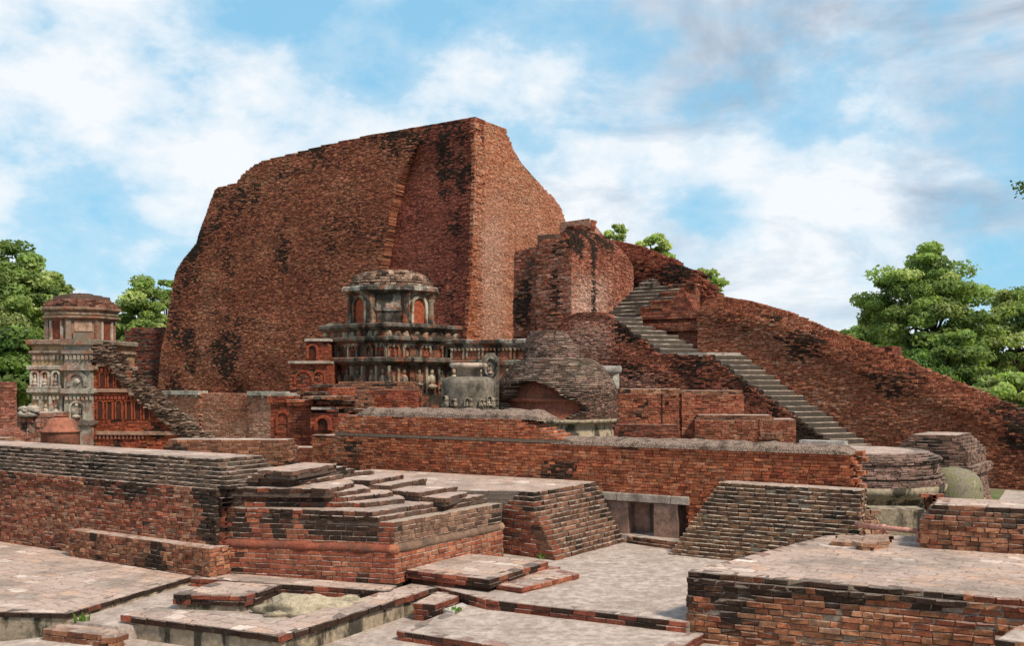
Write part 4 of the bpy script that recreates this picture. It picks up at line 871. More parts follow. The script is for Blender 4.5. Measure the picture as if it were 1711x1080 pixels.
# big broken brick stupa with the older smooth dome showing inside
SB = (gx(930, 31.5), 31.5); zb = lambda py: gz(py, 30.6)
T = thing('brick_stupa', 'large broken brick stupa dome with an older smooth red dome showing inside', 'stupa', (*SB, -1))
arch = [(838, 700), (836, 672), (846, 650), (862, 639), (884, 637), (905, 641), (925, 651), (942, 662), (958, 668), (976, 676), (980, 688), (964, 696), (940, 704)]
def inpoly(px, py, poly):
    r = False; j = len(poly) - 1
    for i in range(len(poly)):
        (a, b), (c, d) = poly[i], poly[j]
        if (b > py) != (d > py) and px < (c - a) * (py - b) / (d - b) + a: r = not r
        j = i
    return r
pbd = pal([(.04, .025, .02), (.065, .035, .026), (.10, .05, .036), (.16, .075, .055), (.22, .12, .09)], .28, .1, 1.2, 320, spk=.4)
def rdome(z): return pl(z, [(zb(720), 1.84), (zb(690), 1.87), (zb(660), 1.87), (zb(645), 1.82), (zb(635), 1.72), (zb(625), 1.57), (zb(615), 1.44), (zb(607), 1.27), (zb(601), 1.08)])
mb = MB(); mb.dust = (.46, .37, .31); mb.dm = .85; z = zb(706)
while z < zb(601):
    ringb(mb, *SB, rdome(z) + .03 * mn.noise((z * 2, 1, 1)), z, .06, .16, pbd, .42, .012, 0, .006, skip=lambda x, y, zz_: y < SB[1] and inpoly(*pix(x, y, zz_), arch), joint=(.50, .40, .32)); z += .06
mb.build('outer_shell', MID, T)
mb = MB(); mb.lathe(*SB, [(rdome(zb(600)) - .4, zb(604)), (.9, zb(601)), (.02, zb(600))], 28, (.15, .09, .07), 1); mb.build('shell_top', MID, T)
mb = MB(); mb.lathe(*SB, [(1.55, -1), (1.55, zb(676)), (1.53, zb(673)), (1.63, zb(671)), (1.63, zb(667)), (1.46, zb(665)), (1.44, zb(655)), (1.36, zb(642)), (1.2, zb(630)), (1.0, zb(622)), (.6, zb(612)), (.05, zb(608))], 36, (.24, .085, .055), 0, .01); mb.build('inner_dome', [M_BRICKM], T)
mb = MB(); mb.lathe(*SB, [(1.8, -1), (1.78, zb(738)), (1.75, zb(722)), (1.72, zb(721)), (1.72, zb(708)), (1.9, zb(706)), (1.92, zb(702)), (1.85, zb(700)), (1.2, zb(699.5))], 40, (.42, .38, .31), 0, .015); mb.build('plaster_drum', [M_PLASTER], T)
S2 = (SB[0] - .12, SB[1] + .5); mb = MB(); mb.dust = (.44, .34, .28); mb.dm = .8; z = zb(604)
def rtop(z): return pl(z, [(zb(600), .92), (zb(585), .86), (zb(570), .75), (zb(560), .64), (zb(553), .54), (zb(548), .45)])
while z < zb(551):
    ringb(mb, S2[0] - .12 * sm(z, zb(600), zb(555)) , S2[1], rtop(z), z, .06, .16, pbd, .4, .013, 0, .007, joint=(.50, .38, .31)); z += .06
mb.lathe(S2[0] - .2, S2[1], [(.7, zb(604)), (.55, zb(575)), (.4, zb(556)), (.02, zb(552))], 16, (.13, .08, .06), 1); mb.build('top_mound', MID, T)
mb = MB(); a = along(SB, (1, 0), 1.0); mb.tube([(gx(1000, 32), 32, gz(618, 32)), (gx(1036, 32.3), 32.3, gz(618, 32.3))], .13, 10, (.3, .28, .26)); facebox(mb, (gx(1024, 32.2), 32.2), (1, 0), 0, .2, gz(650, 32.2), gz(625, 32.2), 0, .3, (.45, .42, .36)); mb.build('stone_bracket', [M_STONE], T)

# grey votive stupa with little niches, its cap slab and the oval niche stone
SG = (gx(783, 29.6), 29.6); zg = lambda py: gz(py, 28.8)
T = thing('votive_stupa', 'squat grey stucco stupa with tiny niche figures and a broken cap slab', 'stupa', (*SG, -1))
mb = MB(); mb.lathe(*SG, [(.78, -1), (.78, zg(672)), (.80, zg(650)), (.80, zg(642)), (.77, zg(636)), (.70, zg(632)), (.58, zg(630)), (.38, zg(629.5)), (.02, zg(629))], 32, (.20, .17, .135), 0, .035); mb.build('drum', [M_STUCCOG], T)
mb = MB(); mb.lathe(*SG, [(.36, zg(630)), (.34, zg(618)), (.5, zg(615.5)), (.56, zg(611)), (.52, zg(607)), (.3, zg(606)), (.02, zg(606))], 24, (.46, .36, .29), 0, .07); mb.build('cap_slab', [M_STONE], T)
for px, sc in ((746, .19), (760, .13), (783, .15), (805, .12), (817, .19), (827, .13)):
    a = (px - 783) / 48 * 1.0; an = -math.pi / 2 + math.asin(max(-.96, min(.96, a))); n = (math.cos(an), math.sin(an)); d = (-n[1], n[0]); o = along(SG, n, .82); mb = MB()
    archframe(mb, o, d, 0, sc * .36, zg(679), zg(679) + sc * 1.4, .035, .07, .10, (.22, .185, .14)); figure(mb, (*along(o, n, .04), zg(679)), n, sc * 1.05, (.36, .29, .21)); mb.build('niche_figure', [M_STUCCOG], T)
    mb = MB(); mb.ball((*along(along(o, n, .06), d, sc * .75), zg(677)), (sc * .42, sc * .4, sc * .6), (.24, .2, .15), 0, 7, .4); mb.ball((*along(along(o, n, .06), d, sc * .7), zg(671 - 14 * sc)), (sc * .3, sc * .3, sc * .34), (.3, .25, .19), 0, 7, .4); mb.build('carved_lump', [M_STUCCOG], T)
T = thing('niche_stone', 'upright grey stone block with an oval niche behind the squat grey stupa', 'stone', (gx(820, 30.6), 30.6, -1))
o = (gx(805, 30.6), 30.6); mb = MB(); zn = lambda py: gz(py, 30.6); facebox(mb, o, (1, 0), 0, .52, -1, zn(597), 0, .4, (.15, .125, .10)); mb.loft([[(o[0] + x, o[1] + y, z_) for x, y in ((.05, 0), (.47, 0), (.47, .4), (.05, .4))] if k == 0 else [(o[0] + x, o[1] + y, z_) for x, y in ((.15, .03), (.37, .03), (.37, .37), (.15, .37))] for k, z_ in enumerate((zn(597), zn(590)))], (.15, .125, .10)); mb.build('block', [M_STUCCOG], T)
mb = MB(); pts = [(o[0] + .27 + .19 * math.cos(a), o[1] - .03, zn(614) + .27 * math.sin(a)) for a in [2 * math.pi * i / 20 for i in range(21)]]; mb.tube(pts, .045, 6, (.42, .39, .33)); nb = mb.build('oval_frame', [M_STUCCO], T)
mb = MB(); figure(mb, (o[0] + .27, o[1] - .02, zn(626)), (0, -1), .33, (.48, .36, .28)); mb.build('statue', [M_STUCCO], nb)

# brick plinths to the right, in front of the stair base
def pbox(px0, px1, Y, ang, depth): o = (gx(px0, Y), Y); d = dirv(ang); b = along(o, d, t_at(o, d, px1)); e = dirv(ang + 90); return [o, b, along(b, e, depth), along(o, e, depth)]
def rows(z0, z1, h): n = max(1, round((z1 - z0) / h)); return n, (z1 - z0) / n
ppl = pal(RED[1:] , .20, .3, .7, 330, spk=.2)
def plinth(name, label, boxes, cat='plinth', mats=None):
    t = thing(name, label, cat, (*boxes[0][0][0], -1))
    for poly, z0, z1, ins, nm, pf in boxes:
        n, h = rows(z0, z1, .075); m_ = MB(); masonry(m_, poly, z0, n, pf, h, .22, edges=list(range(len(poly)))[:len(poly)], prot=.012, jit=.006, inset=(lambda i, c, I=ins, n=n: I * max(0, c - n + 4) if I > 0 else 0), core=(.13, .07, .05)); m_.build(nm, mats or MID, t)
    return t
Yp = 32.6; zp = lambda py, Y=Yp: gz(py, Y)
t = plinth('brick_plinth', 'tall panelled brick plinth right of the broken stupa, with two square holes', [(pbox(1033, 1134, Yp, -8, 1.6), -1, zp(658), .0, 'plinth_body', ppl), (pbox(1036, 1137, Yp + .1, -8, 1.5), zp(658), zp(650), .0, 'coping', pal(WORN, .3, .1, 1, 331)), (pbox(1024, 1137, Yp - .25, -8, .5), -1, zp(709), .03, 'base_moulding', pal(DEEP, .3, .2, 1, 332))])
o = pbox(1033, 1134, Yp, -8, 1.6)[0]; d = dirv(-8)
mb = MB(); 
for px in (1081, 1115): s = t_at(o, d, px); facebox(mb, o, d, s - .05, s + .05, zp(676), zp(671.5), .02, .05, (.008, .006, .005))
mb.build('square_hole', [M_STONE], t); mb = MB(); s = t_at(o, d, 1106); facebox(mb, o, d, s - .02, s + .02, zp(708), zp(658), .016, .05, (.03, .015, .012)); mb.build('groove', [M_STONE], t)
t = plinth('brick_plinth', 'pilastered brick plinth touching the foot of the stair base wall', [(pbox(1139, 1243, Yp + .1, -8, 1.6), -1, zp(659), .0, 'plinth_body', ppl), (pbox(1137, 1239, Yp + .2, -8, 1.5), zp(659), zp(653), .0, 'coping', pal(WORN, .3, .1, 1, 333))])
for p0, p1 in ((1139, 1160), (1203, 1241)):
    n, h = rows(-1, zp(660), .075); m_ = MB(); masonry(m_, pbox(p0, p1, Yp - .02, -8, .3), -1, n, pal(RED[2:], .1, .2, .8, 334), h, .22, prot=.01, jit=.005); m_.build('pilaster', MID, t)
t = plinth('brick_plinth', 'low brick plinth with stepped ragged top just behind the capped long wall', [(pbox(1161, 1268, Yp - 1.0, -8, 1.2), -1, zp(702, Yp - 1), .0, 'plinth_body', ppl), (pbox(1157, 1300, Yp - 1.0, -8, 1.3), zp(702, Yp - 1), zp(694, Yp - 1), .06, 'ragged_top', pal(WORN[:4], .38, .1, 1, 335))])
t = plinth('brick_plinth', 'small brick plinth at the foot of the stair with a little ledge', [(pbox(1269, 1330, Yp - 1.3, -8, 1.2), -1, zp(701, Yp - 1.3), .0, 'plinth_body', ppl), (pbox(1264, 1312, Yp - 1.6, -8, .4), zp(735, Yp - 1.6), zp(725, Yp - 1.6), .04, 'small_ledge', pal(WORN, .3, .1, 1, 336))])

# round plinth, square plinth and mossy mound at the right
RS = (gx(1431, 22.6), 22.6); zr_ = lambda py: gz(py, 21.1)
T = thing('round_stupa', 'flat topped round brick stupa base at the right end of the long wall', 'stupa', (*RS, -1))
pm = pal([(.09, .06, .05), (.17, .10, .08), (.25, .15, .12), (.32, .22, .18)], .34, .3, 1.1, 340, spk=.25)
mb = MB(); mb.dust = (.36, .31, .27)
prof = [(1.84, 0), (1.84, 1), (1.82, 2), (1.75, 3), (1.80, 4), (1.72, 5), (1.72, 6), (1.72, 7), (1.71, 8), (1.71, 9), (1.70, 10), (1.74, 11), (1.76, 12), (1.70, 13), (1.58, 14), (1.50, 15)]
z0 = zr_(814); hh = (gz(760, 21.1) - z0) / 16
for r, k in prof: ringb(mb, *RS, r, z0 + k * hh, hh * 1.08, .2, pm, .3, .012, .006, .006, a0=math.pi, a1=2 * math.pi + .3)
mb.lathe(*RS, [(1.6, z0), (1.6, z0 + 13 * hh), (1.48, z0 + 15 * hh), (1.46, z0 + 16 * hh - .005), (.02, z0 + 16 * hh + .01)], 40, (.3, .25, .22), 2, 0, False); mb.build('brick_drum', MID, T)
mb = MB(); mb.lathe(*RS, [(1.93, -1.0), (1.93, gz(862, 20.8)), (1.5, gz(858, 20.8)), (1.55, zr_(846)), (1.6, zr_(838)), (1.86, zr_(826)), (1.88, z0 - .003), (1.4, z0 - .002)], 48, (.4, .36, .3), 0, .012); mb.build('plaster_base', [M_PLASTER], T)
T = thing('square_stupa', 'square dark brick stupa base with stepped top and rounded moulding, right of the round one', 'stupa', (gx(1600, 25), 25, -1))
cn = (gx(1617, 23.6), 23.6); d = dirv(-24); e = dirv(54); lf = along(cn, d, t_at(cn, d, 1494)); sp = [lf, cn, along(cn, e, 2.05), along(lf, e, 2.3)]
zs_ = lambda py: gz(py, 23.6); n, h = rows(-1, zs_(729) , .07)
def insq(i, c):
    k = n - 1 - c
    if k < 6: return .055 * (5 - k) ** 1.1 * -1 + .30 if False else .058 * (5 - k)
    if 10 <= k <= 12: return -.13
    return -.012 * max(0, k - 14)
mb = MB(); masonry(mb, sp, -1, n, pal([(.07, .05, .04), (.13, .075, .055), (.2, .11, .08), (.27, .17, .13)], .42, .3, .9, 345, lambda x, y, z: (-.3 * sm(pix(x, y, z)[0], 1612, 1625), .2 * sm(pix(x, y, z)[0], 1615, 1630)), spk=.25), h, .22, inset=insq, prot=.014, jit=.007, edges=[0, 1, 3]); mb.build('brick_body', MID, T)
mb = MB(); mc = (gx(1592, 22.3), 22.3); mb.lathe(*mc, [(.62, -1.0), (.62, gz(835, 22)), (.60, gz(815, 22)), (.53, gz(798, 22)), (.38, gz(788, 22)), (.2, gz(784.5, 22)), (.02, gz(784, 22))], 28, (.3, .3, .22), 0, .05); mb.build('mossy_stupa', M_MOSS, label='small smooth rounded stupa with green moss between the round and square bases', cat='stupa')
floor_slab('paving', [(12.3, 26.5), (19, 22.5), (24, 28), (16.4, 33.8)], -.97, M_FLOOR)
mb = MB(); masonry(mb, pbox(1548, 1576, 19.2, -10, .5), -1, 20, pal(RED, .2, .2, 1, 347), .0765, .2, prot=.02, inset=lambda i, c: .01 * c); mb.build('brick_stub', MID, label='small broken red brick stub in front of the mossy rounded stupa', cat='brickwork')
mb = MB(); q = pbox(1455, 1545, 18.2, -6, .5); mb.prism(q, -1, gz(851, 18.2)); mb.build('plaster_wall', M_PLASTER, label='low mouldy plastered wall in front of the round stupa base', cat='wall')

# red brick shrine remains left of the long wall and in front of the turret
pre = pal([(.13, .03, .018), (.21, .047, .025), (.27, .062, .03), (.31, .085, .04), (.33, .12, .065)], .28, .35, .8, 350, spk=.2)
def shrine(label, boxes, niches=(), slabs=()):
    t = thing('brick_shrine', label, 'shrine', (*boxes[0][0][0], -1))
    for poly, z0, z1, ins in boxes: n, h = rows(z0, z1, .07); m_ = MB(); masonry(m_, poly, z0, n, pre, h, .2, prot=.012, jit=.006, edges=[0, 1, 3], inset=lambda i, c, I=ins: I * c, core=(.12, .05, .035)); m_.build('shrine_body', MID, t)
    for poly, z0, z1, col in slabs: m_ = MB(); m_.prism(poly, z0, z1, col); m_.build('stone_ledge', [M_STONE], t)
    for px, w_, py0, py1, Y, ang in niches:
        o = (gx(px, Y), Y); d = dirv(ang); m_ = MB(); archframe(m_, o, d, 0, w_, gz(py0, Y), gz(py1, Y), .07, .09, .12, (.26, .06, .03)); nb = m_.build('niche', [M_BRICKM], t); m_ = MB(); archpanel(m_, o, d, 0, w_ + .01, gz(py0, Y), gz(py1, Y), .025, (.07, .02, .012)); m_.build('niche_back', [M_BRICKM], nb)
    return t
Y1 = 38.2
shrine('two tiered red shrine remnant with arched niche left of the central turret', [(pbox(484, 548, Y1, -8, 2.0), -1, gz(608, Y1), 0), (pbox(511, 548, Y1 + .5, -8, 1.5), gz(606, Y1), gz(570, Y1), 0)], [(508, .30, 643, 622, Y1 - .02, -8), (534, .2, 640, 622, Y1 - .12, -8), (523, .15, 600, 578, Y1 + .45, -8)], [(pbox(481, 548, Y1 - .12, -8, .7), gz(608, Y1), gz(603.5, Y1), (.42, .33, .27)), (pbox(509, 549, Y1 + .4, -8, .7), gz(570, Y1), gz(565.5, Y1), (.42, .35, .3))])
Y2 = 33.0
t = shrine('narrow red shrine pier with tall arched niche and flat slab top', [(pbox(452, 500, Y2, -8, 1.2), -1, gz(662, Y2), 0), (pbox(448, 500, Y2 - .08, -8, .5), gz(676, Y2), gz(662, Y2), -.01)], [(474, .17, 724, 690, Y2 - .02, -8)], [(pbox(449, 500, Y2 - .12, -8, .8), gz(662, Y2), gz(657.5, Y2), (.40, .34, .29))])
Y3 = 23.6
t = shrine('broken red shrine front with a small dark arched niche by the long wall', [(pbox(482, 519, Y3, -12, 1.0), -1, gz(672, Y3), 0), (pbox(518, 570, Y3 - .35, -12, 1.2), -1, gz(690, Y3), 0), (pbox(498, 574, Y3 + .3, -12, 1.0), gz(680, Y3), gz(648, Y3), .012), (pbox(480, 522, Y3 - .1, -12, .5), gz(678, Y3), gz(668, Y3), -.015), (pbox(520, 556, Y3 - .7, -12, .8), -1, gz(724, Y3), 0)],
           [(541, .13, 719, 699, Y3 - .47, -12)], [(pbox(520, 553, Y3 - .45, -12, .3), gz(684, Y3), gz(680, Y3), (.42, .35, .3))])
for k, (p0, p1, py) in enumerate([(497, 545, 655), (512, 560, 648), (520, 548, 643), (505, 580, 662), (530, 582, 670), (560, 590, 676), (520, 570, 724), (536, 569, 729), (566, 600, 684)]):
    mb = MB(); masonry(mb, pbox(p0, p1, Y3 + random.uniform(-.5, .4), -12, .7), gz(py, Y3) - .07, 1, pal(WORN[:4], .42, .1, 1, 360 + k), .075, .18, prot=.03, jit=.014); mb.build('ragged_course', MID, t)
Y4 = 30.5
plinth('brick_ruin', 'heap of ragged stepped brickwork at the foot of the central turret', [(pbox(612, 693, Y4, -6, 1.2), -1, zp(652, Y4), .03, 'red_core', pre), (pbox(555, 690, Y4 + .5, -6, 1.4), zp(662, Y4), zp(638, Y4), .05, 'ragged_top', pal(WORN[:4], .42, .1, 1, 371, spk=.35)), (pbox(560, 622, Y4 - .2, -6, 1.2), -1, zp(652, Y4), .07, 'ragged_end', pal(WORN[:4], .45, .1, 1, 372, spk=.35))], 'ruin')
# low slab-like walls behind the left wall
Y5 = 21.5; plinth('brick_wall', 'low dark brick wall with pale flat top behind the left wall, below the temple', [(pbox(270, 483, Y5, -4, .8), -.2, gz(735, Y5), .03, 'wall_body', pal(WORN[:4], .48, .1, 1, 380))], 'wall')
plinth('brick_wall', 'short low brick ledge at the left foot of the broken red shrine', [(pbox(470, 521, 22.2, -6, .6), -1, gz(748, 22.2), .0, 'wall_body', pal(DEEP, .4, .1, 1, 381))], 'wall')
plinth('brick_wall', 'square brick pier standing at the left edge of the photo', [(pbox(-60, 12, 24.5, -6, .4), -1, gz(638, 24.5), .0, 'wall_body', pal(PINK[:4], .2, .2, .8, 382)), (pbox(-60, 20, 24.2, -6, .8), -1, gz(716, 24.3), .06, 'stepped_foot', pal(PINK[:4], .2, .2, .8, 383))], 'pier')
mb = MB(); masonry(mb, pbox(-80, 26, 20.5, -4, 1.0), -.2, 25, pal(WORN, .35, .1, 1, 384), (gz(733, 20.5) + .2) / 25, .2, prot=.02, inset=lambda i, c: .12 * max(0, c - 21), edges=[0, 1]); mb.build('brick_ledge', MID, label='stepped pale brick ledge below the pier at the left edge', cat='ledge')
for k in range(9):
    px, py = 38 + 5.5 * (k % 5) + random.uniform(-2, 2), 681 + 9 * (k // 5) + 3 * random.random(); mb = MB(); mb.ball(P(px, py + 2, 26.5), (.13, .1, .085), (.42, .37, .31), 0, 7, .5)
    mb.build('loose_stone', M_STONE, label='rough pale stone in the heap beside the left edge pier', cat='stone', group='stone heap by the left pier')
mb = MB(); masonry(mb, pbox(28, 78, 26.6, -4, 1.2), -1, 22, pal(PINK, .3, .1, 1, 386), (gz(690, 26.6) + 1) / 22, .2, prot=.03); mb.build('rubble_base', MID, label='low rubble wall carrying the heap of pale stones at left', cat='wall')
V1 = (gx(101, 26), 26.0); v1 = lambda py: gz(py, 25.2); T = thing('votive_stupa', 'small smooth red votive stupa with a ring moulding near the left edge', 'stupa', (*V1, -1))
mb = MB(); mb.lathe(*V1, [(.46, -1), (.46, v1(727)), (.47, v1(726)), (.5, v1(725)), (.5, v1(722.5)), (.42, v1(721)), (.385, v1(712)), (.345, v1(705)), (.26, v1(701.5)), (.17, v1(700.5)), (.16, v1(700)), (.02, v1(700))], 32, (.33, .13, .085), 0, .015); mb.build('dome', [M_STONE], T)
mb = MB(); mb.lathe(*V1, [(.15, v1(700.5)), (.15, v1(698)), (.16, v1(697.8)), (.155, v1(697)), (.02, v1(697))], 16, (.28, .11, .07)); mb.build('finial_base', [M_STONE], T)
V2 = (gx(51, 27), 27.0); v2 = lambda py: gz(py, 26.3); T = thing('votive_stupa', 'worn bulbous votive stupa with broken niches beside the smooth red one', 'stupa', (*V2, -1))
mb = MB(); mb.lathe(*V2, [(.42, -1), (.42, v2(726)), (.36, v2(720)), (.30, v2(716)), (.32, v2(713)), (.345, v2(707)), (.335, v2(700)), (.27, v2(696)), (.1, v2(695)), (.02, v2(696))], 26, (.27, .14, .09), 0, .10); mb.build('dome', [M_STONE], T)
mb = MB(); o = (V2[0] + .2, V2[1] - .37); archframe(mb, o, (1, 0), 0, .06, v2(727), v2(717), .04, .05, .1, (.36, .26, .2)); archframe(mb, (o[0] - .35, o[1] + .03), (1, 0), 0, .06, v2(734), v2(722), .04, .05, .1, (.3, .2, .15)); mb.build('niche', [M_STONE], T)

MSTC = [M_STUCCOC, M_BRICKF, M_MOSS]
# left turret with its stuccoed tiers, red niche wall and raking broken edge
YT = 45.0; zt_ = lambda py: gz(py, 44.2); C2 = (gx(136, 46.6), 46.6); T = thing('corner_turret', 'weathered octagonal turret with brown broken roof in front of the trees at left', 'turret', (*C2, -1))
oc = lambda r: ngon(C2, r, 8, math.radians(-20 + 22.5))
ptu = pal([(.09, .04, .03), (.16, .07, .05), (.22, .10, .07), (.27, .16, .12)], .33, .2, .9, 400, spk=.3)
mb = MB(); mb.dust = (.25, .2, .16)
for k in range(9):
    z = zt_(510) + .075 * k; r = 1.74 - .055 * k - .012 * k * k; 
    for a, b in zip(oc(r), oc(r)[1:] + oc(r)[:1]): course(mb, a, b, z, .085, .24, .4, ptu, .04, 0, .012)
mb.prism(oc(1.3), zt_(512), zt_(490), (.12, .08, .06), 1); mb.prism(oc(.95), zt_(490), zt_(487), (.14, .1, .08), 1); mb.build('broken_roof', FAR, T)
mb = MB(); slabring(mb, oc, zt_(531), zt_(526), 1.66, 1.78, (.26, .19, .14)); slabring(mb, oc, zt_(526), zt_(518), 1.58, 1.66, (.38, .29, .2)); slabring(mb, oc, zt_(518), zt_(510), 1.66, 1.8, (.25, .17, .12)); mb.build('cornice', MSTC, T)
mb = MB(); mb.prism(oc(1.55), zt_(569), zt_(530), (.26, .14, .10)); mb.build('drum', MSTC, T)
q = oc(1.55)
for i in range(8):
    a, b = q[i], q[(i + 1) % 8]; L = math.dist(a, b); d = ((b[0] - a[0]) / L, (b[1] - a[1]) / L); n = (d[1], -d[0])
    if n[1] > .4: continue
    mb = MB(); facebox(mb, a, d, -.1, .12, zt_(567), zt_(531), .08, .12, (.2, .16, .12)); mb.build('pilaster', MSTC, T)
    if i % 2:
        mb = MB(); facebox(mb, a, d, .2, .32, zt_(566), zt_(533), .08, .1, (.4, .34, .27)); facebox(mb, a, d, L - .38, L - .26, zt_(566), zt_(533), .08, .1, (.42, .38, .31)); nb = mb.build('niche', MSTC, T); mb = MB(); facebox(mb, a, d, .3, L - .36, zt_(565), zt_(534), .015, .03, (.17, .05, .03), 1); mb.build('niche_back', MSTC, nb)
    else:
        mb = MB(); facebox(mb, a, d, .2, L - .2, zt_(567), zt_(554), .12, .14, (.16, .14, .11)); facebox(mb, a, d, .25, L - .2, zt_(552), zt_(534), .04, .06, (.36, .24, .17)); mb.build('panel', MSTC, T)
fl = (gx(53, YT), YT); dF = dirv(-6); eF = dirv(84); wF = t_at(fl, dF, 160); body = lambda g, p1=160: [along(along(fl, dF, -g), eF, -g), along(along(fl, dF, t_at(fl, dF, p1) + g), eF, -g), along(along(fl, dF, t_at(fl, dF, p1) + g), eF, 3.6), along(along(fl, dF, -g), eF, 3.6)]
mb = MB(); mb.prism(body(0), -1.0, zt_(572), (.36, .245, .145)); mb.build('tier', MSTC, T)
bay0, bay1 = t_at(fl, dF, 113), t_at(fl, dF, 157)
mb = MB(); facebox(mb, fl, dF, bay0, bay1, -1, zt_(573), .28, .4, (.30, .27, .22)); mb.build('projecting_bay', MSTC, T)
for py0, py1, g, col in ((577, 567, .18, (.22, .18, .14)), (620, 611, .16, (.32, .28, .23)), (659, 650, .16, (.33, .3, .25)), (592, 586, .10, (.25, .2, .16)), (712, 704, .12, (.14, .11, .09))):
    mb = MB(); b_ = body(g); mb.loft([[(x, y, z_) for x, y in body(gg)] for z_, gg in ((zt_(py0), g * .4), (zt_(py0) + .07, g), (zt_(py1) - .04, g), (zt_(py1), g * .8))], col); facebox(mb, fl, dF, bay0 - .08, bay1 + .08, zt_(py0) + .02, zt_(py1) + .012, .28 + g, .5, col); mb.build('ledge', MSTC, T)
for k, px in enumerate((60, 77, 95)):
    s = t_at(fl, dF, px); mb = MB(); cc = (.47, .42, .35); archframe(mb, fl, dF, s, .13, zt_(645), zt_(622), .09, .12, .13, cc); facebox(mb, fl, dF, s - .27, s + .27, zt_(649), zt_(645), .16, .18, cc); nb = mb.build('niche', MSTC, T); mb = MB(); figure(mb, (*along(along(fl, dF, s), eF, -.05), zt_(645)), (0, -1), .5, (.42, .35, .28)); mb.build('statue', MSTC, nb)
    s = t_at(fl, dF, px + 10); mb = MB(); facebox(mb, fl, dF, s - .1, s + .03, zt_(703), zt_(668), .09, .1, (.45, .4, .33)); mb.build('pilaster', MSTC, T); mb = MB(); figure(mb, (*along(along(fl, dF, s - .28), eF, -.04), zt_(700)), (0, -1), .62, (.44, .4, .33)); mb.build('statue', MSTC, T)
s = lerp(bay0, bay1, .5); o3 = along(fl, eF, -.28)
mb = MB(); archframe(mb, o3, dF, s, .28, zt_(702), zt_(673), .09, .08, .1, (.40, .36, .29)); figure(mb, (*along(along(o3, dF, s), eF, -.06), zt_(700)), (0, -1), .7, (.44, .4, .32)); mb.build('niche', MSTC, T)
mb = MB(); archframe(mb, o3, dF, s, .30, zt_(646), zt_(625), .16, .08, .1, (.28, .26, .22)); mb.ball((*along(along(o3, dF, s), eF, -.05), zt_(638)), (.14, .08, .12), (.5, .46, .4), 0, 8, .2); mb.build('niche', MSTC, T)
for k in range(16):
    if k == 0: mb, mb2 = MB(), MB()
    s = .1 + (wF - .2) * k / 15; fw = .28 if bay0 < s < bay1 else 0; facebox(mb, fl, dF, s, s + .1, zt_(669), zt_(663), fw + .09, .1, (.42, .38, .31)); facebox(mb2, fl, dF, s, s + .1, zt_(601), zt_(594), fw + .08, .1, (.36, .3, .24))
mb.build('dentil_row', MSTC, T); mb2.build('dentil_row', MSTC, T)
# red niche wall with raking end
T = thing('brick_wall', 'red niche wall with raking broken brick edge joined to the left turret', 'wall', (gx(240, 44), 44, -1))
ro = (gx(152, 44.7), 44.7); rd = dirv(-6); rz = [(t_at(ro, rd, px), gz(py, 44)) for px, py in ((150, 576), (176, 578), (200, 606), (228, 640), (256, 662), (290, 690), (318, 716), (340, 735), (352, 745))]
re_ = along(ro, rd, rz[-1][0])
def zrk(s): return pl(s, rz)
prw = pal([(.15, .035, .02), (.24, .055, .027), (.30, .078, .036), (.34, .11, .055)], .16, .25, .9, 410, lambda x, y, z: (.3 * (z < gz(700, 44)), 0), spk=.15)
mb = MB(); wall(mb, ro, re_, -1, lambda s: zrk(s) - .35, prw, None, .08, .24, .3, prot=.012, jit=.006); mb.build('wall_body', FAR, T)
prk = pal([(.03, .024, .018), (.055, .038, .027), (.085, .05, .035), (.14, .085, .058), (.23, .16, .115), (.36, .28, .21)], .24, .1, 2.5, 412, spk=.3, var=.4)
mb = MB(); mb.dust = (.46, .39, .32); mb.dm = .85
for j in range(4):
    a, b = along(ro, dirv(84), .18 * j - .2), along(re_, dirv(84), .18 * j - .2); wall(mb, a, b, -1, lambda s, j=j: zrk(s) - .04 + .07 * j + .1 * mn.noise((s * 2, j, 1)), prk, None, .062, .22, .3, skip=lambda s, z, j=j: z < zrk(s) - .75, prot=.05, jit=.014)
mb.build('raking_edge', FAR, T)
for py0, py1, l in ((612, 606, 192), (656, 650, 230), (728, 722, 300)):
    mb = MB(); facebox(mb, ro, rd, .3, t_at(ro, rd, l), gz(py0, 44), gz(py1, 44), .14, .3, (.34, .2, .14)); mb.build('ledge', [M_STONE], T)
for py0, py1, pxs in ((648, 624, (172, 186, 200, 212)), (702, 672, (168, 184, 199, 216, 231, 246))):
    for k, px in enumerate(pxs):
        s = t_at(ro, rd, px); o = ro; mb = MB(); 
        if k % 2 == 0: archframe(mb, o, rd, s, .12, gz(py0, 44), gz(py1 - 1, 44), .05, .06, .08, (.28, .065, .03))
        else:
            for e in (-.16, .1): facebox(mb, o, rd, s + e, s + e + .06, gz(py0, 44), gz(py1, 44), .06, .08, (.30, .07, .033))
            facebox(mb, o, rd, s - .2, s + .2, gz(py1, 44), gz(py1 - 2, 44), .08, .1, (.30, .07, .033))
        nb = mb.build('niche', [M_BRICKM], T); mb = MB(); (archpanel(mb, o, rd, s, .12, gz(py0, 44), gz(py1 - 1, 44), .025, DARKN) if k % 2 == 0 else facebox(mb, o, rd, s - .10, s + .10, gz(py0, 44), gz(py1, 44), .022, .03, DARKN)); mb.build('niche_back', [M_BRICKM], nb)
mb = MB()
for k in range(13): s = t_at(ro, rd, 160 + 6.5 * k); facebox(mb, ro, rd, s, s + .09, gz(668, 44), gz(663, 44), .08, .1, (.28, .07, .035)); facebox(mb, ro, rd, s, s + .09, gz(735, 44), gz(729, 44), .08, .1, (.33, .13, .09))
for k in range(7): s = t_at(ro, rd, 163 + 6.5 * k); facebox(mb, ro, rd, s, s + .09, gz(621, 44), gz(616, 44), .08, .1, (.28, .07, .035))
mb.build('dentil_row', [M_BRICKM], T)
